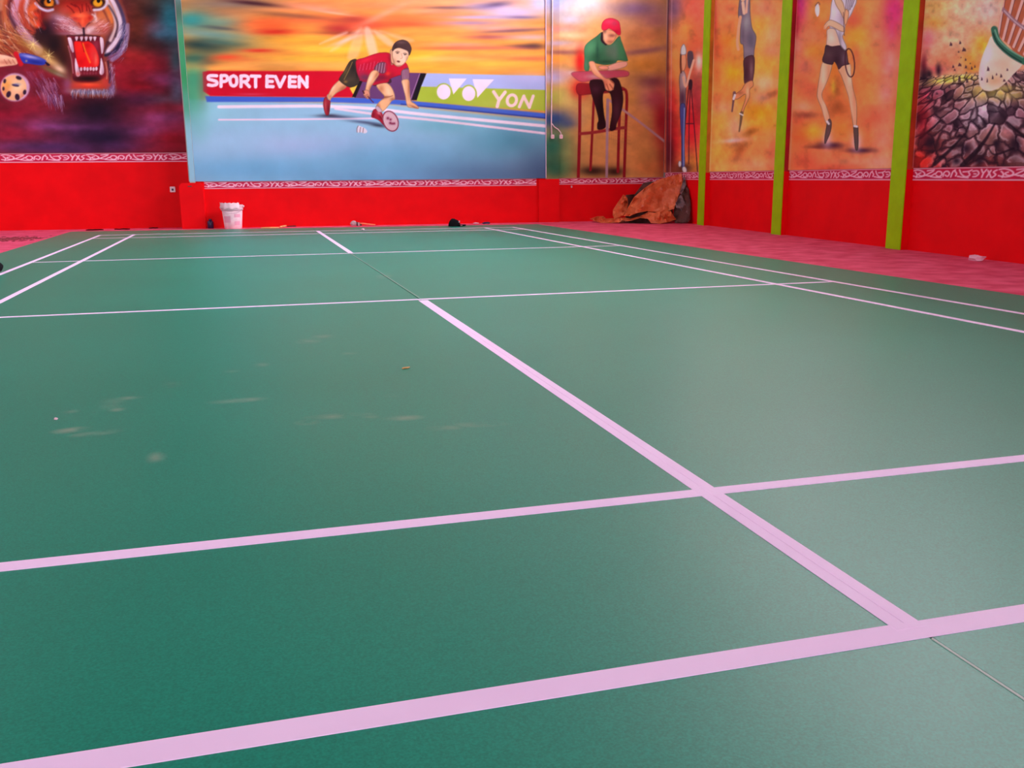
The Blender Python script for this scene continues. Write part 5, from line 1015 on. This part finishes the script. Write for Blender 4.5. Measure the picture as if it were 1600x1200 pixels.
# flat brush
p = on_y(548, 351, 15.72)
br = thing('paint_brush', 'paint brush with orange handle lying on the floor against the red wall', 'brush', (p[0], 15.72, 0), 0.12)
MB().blob((0.045, 0, 0.045), 0.055, 0.03, 0.045, 6, 0.12, 2).build('bristles', M['bristle'], br, smooth=True)
MB().box(0.095, 0.112, -0.025, 0.025, 0.004, 0.07).build('ferrule', M['steel'], br, bevel=0.003)
MB().box(0.112, 0.145, -0.022, 0.022, 0.006, 0.062).build('neck', M['bristle'], br, bevel=0.006)
MB().blob((0.165, 0, 0.022), 0.024, 0.02, 0.02, 7, 0.1, 1).build('binding', M['steel'], br)
MB().tube([(0.14, 0, 0.045), (0.2, 0, 0.04), (0.28, 0, 0.028), (0.40, 0, 0.016)], [0.014, 0.016, 0.014, 0.011], 10).build('handle', M['orange_handle'], br, smooth=True)
# baseball cap
p = floor_at(712, 354.3)
cp = thing('baseball_cap', 'black baseball cap resting on the far edge of the green mat', 'cap', (p[0]-0.02, p[1], ZM+0.001), -0.15)
q = MB(); rings = []
for j in range(8):
    th = j/7*math.pi/2
    rings.append([q.bm.verts.new((0.095*math.cos(th)**0.8*math.cos(a), 0.085*math.cos(th)**0.8*math.sin(a), 0.118*math.sin(th)*(1-0.08*math.cos(a)))) for a in np.linspace(0, 2*math.pi, 25)[:-1]] if j < 7 else [q.bm.verts.new((0, 0, 0.118))])
for j in range(6):
    for k in range(24): q.bm.faces.new((rings[j][k], rings[j][(k+1) % 24], rings[j+1][(k+1) % 24], rings[j+1][k]))
for k in range(24): q.bm.faces.new((rings[6][k], rings[6][(k+1) % 24], rings[7][0]))
q.build('crown', M['black_cloth'], cp, smooth=True)
q = MB(); A = []; B = []
for k in range(13):
    a = math.radians(-62+k*124/12)
    A.append((0.09*math.cos(a), 0.083*math.sin(a), 0.03)); B.append((0.08+0.10*math.cos(a), 0.086*math.sin(a), 0.016+0.012*math.cos(a)))
va = [q.bm.verts.new(x) for x in A]; vb = [q.bm.verts.new(x) for x in B]; va2 = [q.bm.verts.new((x[0], x[1], x[2]-0.028)) for x in A]; vb2 = [q.bm.verts.new((x[0], x[1], x[2]-0.02)) for x in B]
for k in range(12):
    q.bm.faces.new((va[k], va[k+1], vb[k+1], vb[k])); q.bm.faces.new((va2[k], vb2[k], vb2[k+1], va2[k+1])); q.bm.faces.new((vb[k], vb[k+1], vb2[k+1], vb2[k]))
q.build('brim', M['black_cloth'], cp, smooth=True)
MB().blob((0.078, -0.055, 0.072), 0.010, 0.006, 0.020, 8, 0.1, 1).build('badge', M['white_plastic'], cp)
MB().blob((0, 0, 0.119), 0.008, 0.008, 0.004, 9, 0.05, 1).build('button', M['black_cloth'], cp)
# stirring sticks near the bucket
def stick(u0, v0, u1, v1, r, material, name, label, cat, group=None, z=0.0):
    a = floor_at(u0, v0); b = floor_at(u1, v1); c_ = (a+b)/2; L_ = np.linalg.norm(b-a)
    t = thing(name, label, cat, (c_[0], c_[1], z), math.atan2(b[1]-a[1], b[0]-a[0]), group)
    MB().tube([(-L_/2, 0, r), (-L_*.2, 0.004, r), (L_*.15, -0.003, r*1.05), (L_/2, 0, r*1.0)], [r*.8, r, r, r*.7], 8).build('shaft', material, t, smooth=True)
    return t
stick(408, 357.4, 436, 356.8, 0.012, M['wood'], 'wooden_stick', 'longer pale wooden stick on the floor right of the bucket', 'stick')
stick(438, 356.2, 447, 354.4, 0.016, M['wood'], 'wooden_stick', 'short yellowish wood offcut beside the longer stick', 'stick')
stick(449, 354.6, 478, 353.4, 0.010, M['leaf'], 'dark_stick', 'thin dark stick lying along the foot of the red wall', 'stick')
stick(629, 579.5, 640, 577.5, 0.004, M['wood'], 'twig', 'tiny pale pink twig lying alone on the green mat', 'twig', z=ZM)
# blue scrap and pale scraps at the foot of the wall by the cap
def scrap(u, v, sx, sy, sz, material, name, label, cat, seed, z=0.0, group=None, rough=0.3):
    p = floor_at(u, v); o = MB().blob((0, 0, sz*0.75), sx, sy, sz, seed, rough, 2).build(name, material, None, label=label, category=cat, group=group)
    o.location = (p[0], p[1], z); return o
scrap(760, 350.6, 0.07, 0.03, 0.02, M['dark_blue'], 'cloth_scrap', 'dark blue scrap on the mat edge right of the black cap', 'scrap', 11, ZM)
scrap(744, 350.4, 0.045, 0.03, 0.014, M['paper'], 'paper_scrap', 'pale scrap lying between the black cap and the blue scrap', 'scrap', 12, ZM)
scrap(567, 360.4, 0.022, 0.02, 0.016, M['paper'], 'paper_ball', 'tiny white crumb on the far court line right of the centre line', 'scrap', 13, ZM)
scrap(88, 658.5, 0.006, 0.005, 0.004, M['paper'], 'paper_crumb', 'white speck on the green mat among the scuffs at left', 'scrap', 14, ZM)
scrap(1527, 407.5, 0.05, 0.09, 0.03, M['pink_print'], 'plastic_bag', 'small crumpled pale plastic bag at the foot of the right red wall', 'bag', 15)
# dry leaves by the tiger bay
def leaf(u, v, ln, wd, rz, label, seed):
    p = floor_at(u, v); q = MB(); n = 8; rnd = random.Random(seed); L1 = []; L2 = []; Md = []
    for k in range(n+1):
        t = k/n; x = (t-.5)*ln; w = wd*math.sin(math.pi*min(max(t, .02), .98))**0.8; h = 0.004*math.sin(math.pi*t)+0.006*rnd.random()
        L1.append(q.bm.verts.new((x, w, h+0.012))); Md.append(q.bm.verts.new((x, 0, max(0.002, h-0.004)))); L2.append(q.bm.verts.new((x, -w, h+0.012)))
    for k in range(n): q.bm.faces.new((L1[k], L1[k+1], Md[k+1], Md[k])); q.bm.faces.new((Md[k], Md[k+1], L2[k+1], L2[k]))
    bmesh.ops.solidify(q.bm, geom=list(q.bm.faces), thickness=0.003)
    for v in q.bm.verts: v.co.z = max(v.co.z, 0.0)
    o = q.build('dry_leaf', M['leaf'], None, label=label, category='leaf', group='dry leaves under the tiger mural'); o.location = (p[0], p[1], 0.0); o.rotation_euler = (0, 0, rz)
leaf(148, 360.0, 0.26, 0.05, 0.05, 'largest dry brown leaf on the pink strip, leftmost of the three', 1)
leaf(191, 358.9, 0.24, 0.04, -0.1, 'curled dry brown leaf, middle of the three on the pink strip', 2)
leaf(240, 357.0, 0.14, 0.03, 0.3, 'small dry leaf nearest the plinth on the pink strip', 3)
# swept soil at the far left
q = MB(); rnd = random.Random(9)
for k in range(420):
    t = rnd.gauss(0, 1); x = -4.35+0.26*t+0.08*rnd.gauss(0, 1); y = 13.8+0.10*t+0.22*rnd.gauss(0, 1)
    if x > -3.85: continue
    r = rnd.uniform(0.006, 0.02); q.blob((x, y, r*0.2), r*1.8, r*1.6, r*0.35, k, 0.3, 1)
q.build('soil_crumbs', M['soil'], None, label='dark swept soil crumbs on the pink floor at far left', category='soil', kind='stuff')
# black bag at the left picture edge
p = on_floor(-6, 427, ZM)
bg = thing('bag', 'black cloth bag at the left edge of the mat beside the sideline', 'bag', (p[0]-0.05, p[1]+0.03, ZM), 0.2)
MB().blob((0, 0, 0.045), 0.10, 0.07, 0.058, 21, 0.06, 3).build('body', M['black_cloth'], bg, smooth=True)
MB().tube([(-0.05, 0, 0.085), (-0.03, 0, 0.12), (0.0, 0, 0.13), (0.025, 0, 0.11), (0.03, 0, 0.08)], 0.007, 8).build('strap', M['black_cloth'], bg, smooth=True)
# wall cord with two sockets on the pilaster
cd = thing('power_cord', 'pinkish white cord hanging down the pilaster to two small sockets', 'cord')
Yc = 15.951
def cpt(u, v, y=Yc): p = on_y(u, v, y); return (p[0], y, p[2])
topx = cpt(863, 0)
MB().tube([(topx[0], Yc, Z_CEIL-0.3), (topx[0], Yc, 4.2), cpt(863, 60), cpt(862, 140), cpt(861.5, 196), cpt(862, 210)], 0.010, 8).build('cord', M['white_plastic'], cd, smooth=True)
MB().tube([cpt(861.5, 192), cpt(866, 198), cpt(872, 202), cpt(876, 207), cpt(877, 211)], 0.008, 8).build('cord', M['white_plastic'], cd, smooth=True)
for u in (863.3, 876.6):
    p = cpt(u, 213.5, Yc); s_ = MB().box(p[0]-0.028, p[0]+0.028, Yc-0.022, Yc+0.012, p[2]-0.034, p[2]+0.034).build('socket', M['white_plastic'], cd, bevel=0.006)
    MB().box(p[0]-0.010, p[0]+0.010, Yc-0.025, Yc-0.02, p[2]-0.012, p[2]+0.010).build('socket_hole', M['pink_print'], s_)
# wall socket on the red dado under the tiger
p = on_y(270, 296, Y_TIGER)
p[1] -= 0.007
ws = thing('wall_socket', 'small square white wall socket on the red dado left of the plinth', 'socket', (p[0], Y_TIGER-0.0065, p[2]))
MB().box(-0.042, 0.042, -0.014, 0.0, -0.045, 0.045).build('plate', M['white_plastic'], ws, bevel=0.005)
MB().box(-0.016, 0.016, -0.018, -0.012, -0.020, 0.014).build('socket_hole', M['dark_blue'], ws, bevel=0.002)
# small hook under the umpire mural
p = on_y(893, 291.5, Y_UMP)
hk = thing('wall_hook', 'tiny pale hook on the red dado below the umpire mural', 'hook', (p[0], Y_UMP-0.0065, p[2]))
MB().box(-0.012, 0.012, -0.004, 0.0, -0.016, 0.016).build('plate', M['grey_plastic'], hk)
MB().tube([(0, -0.004, 0.004), (0, -0.02, 0.0), (0, -0.022, -0.014), (0, -0.014, -0.02)], 0.003, 6).build('prong', M['grey_plastic'], hk)
print('paint tris', PAINT_TRIS[0])
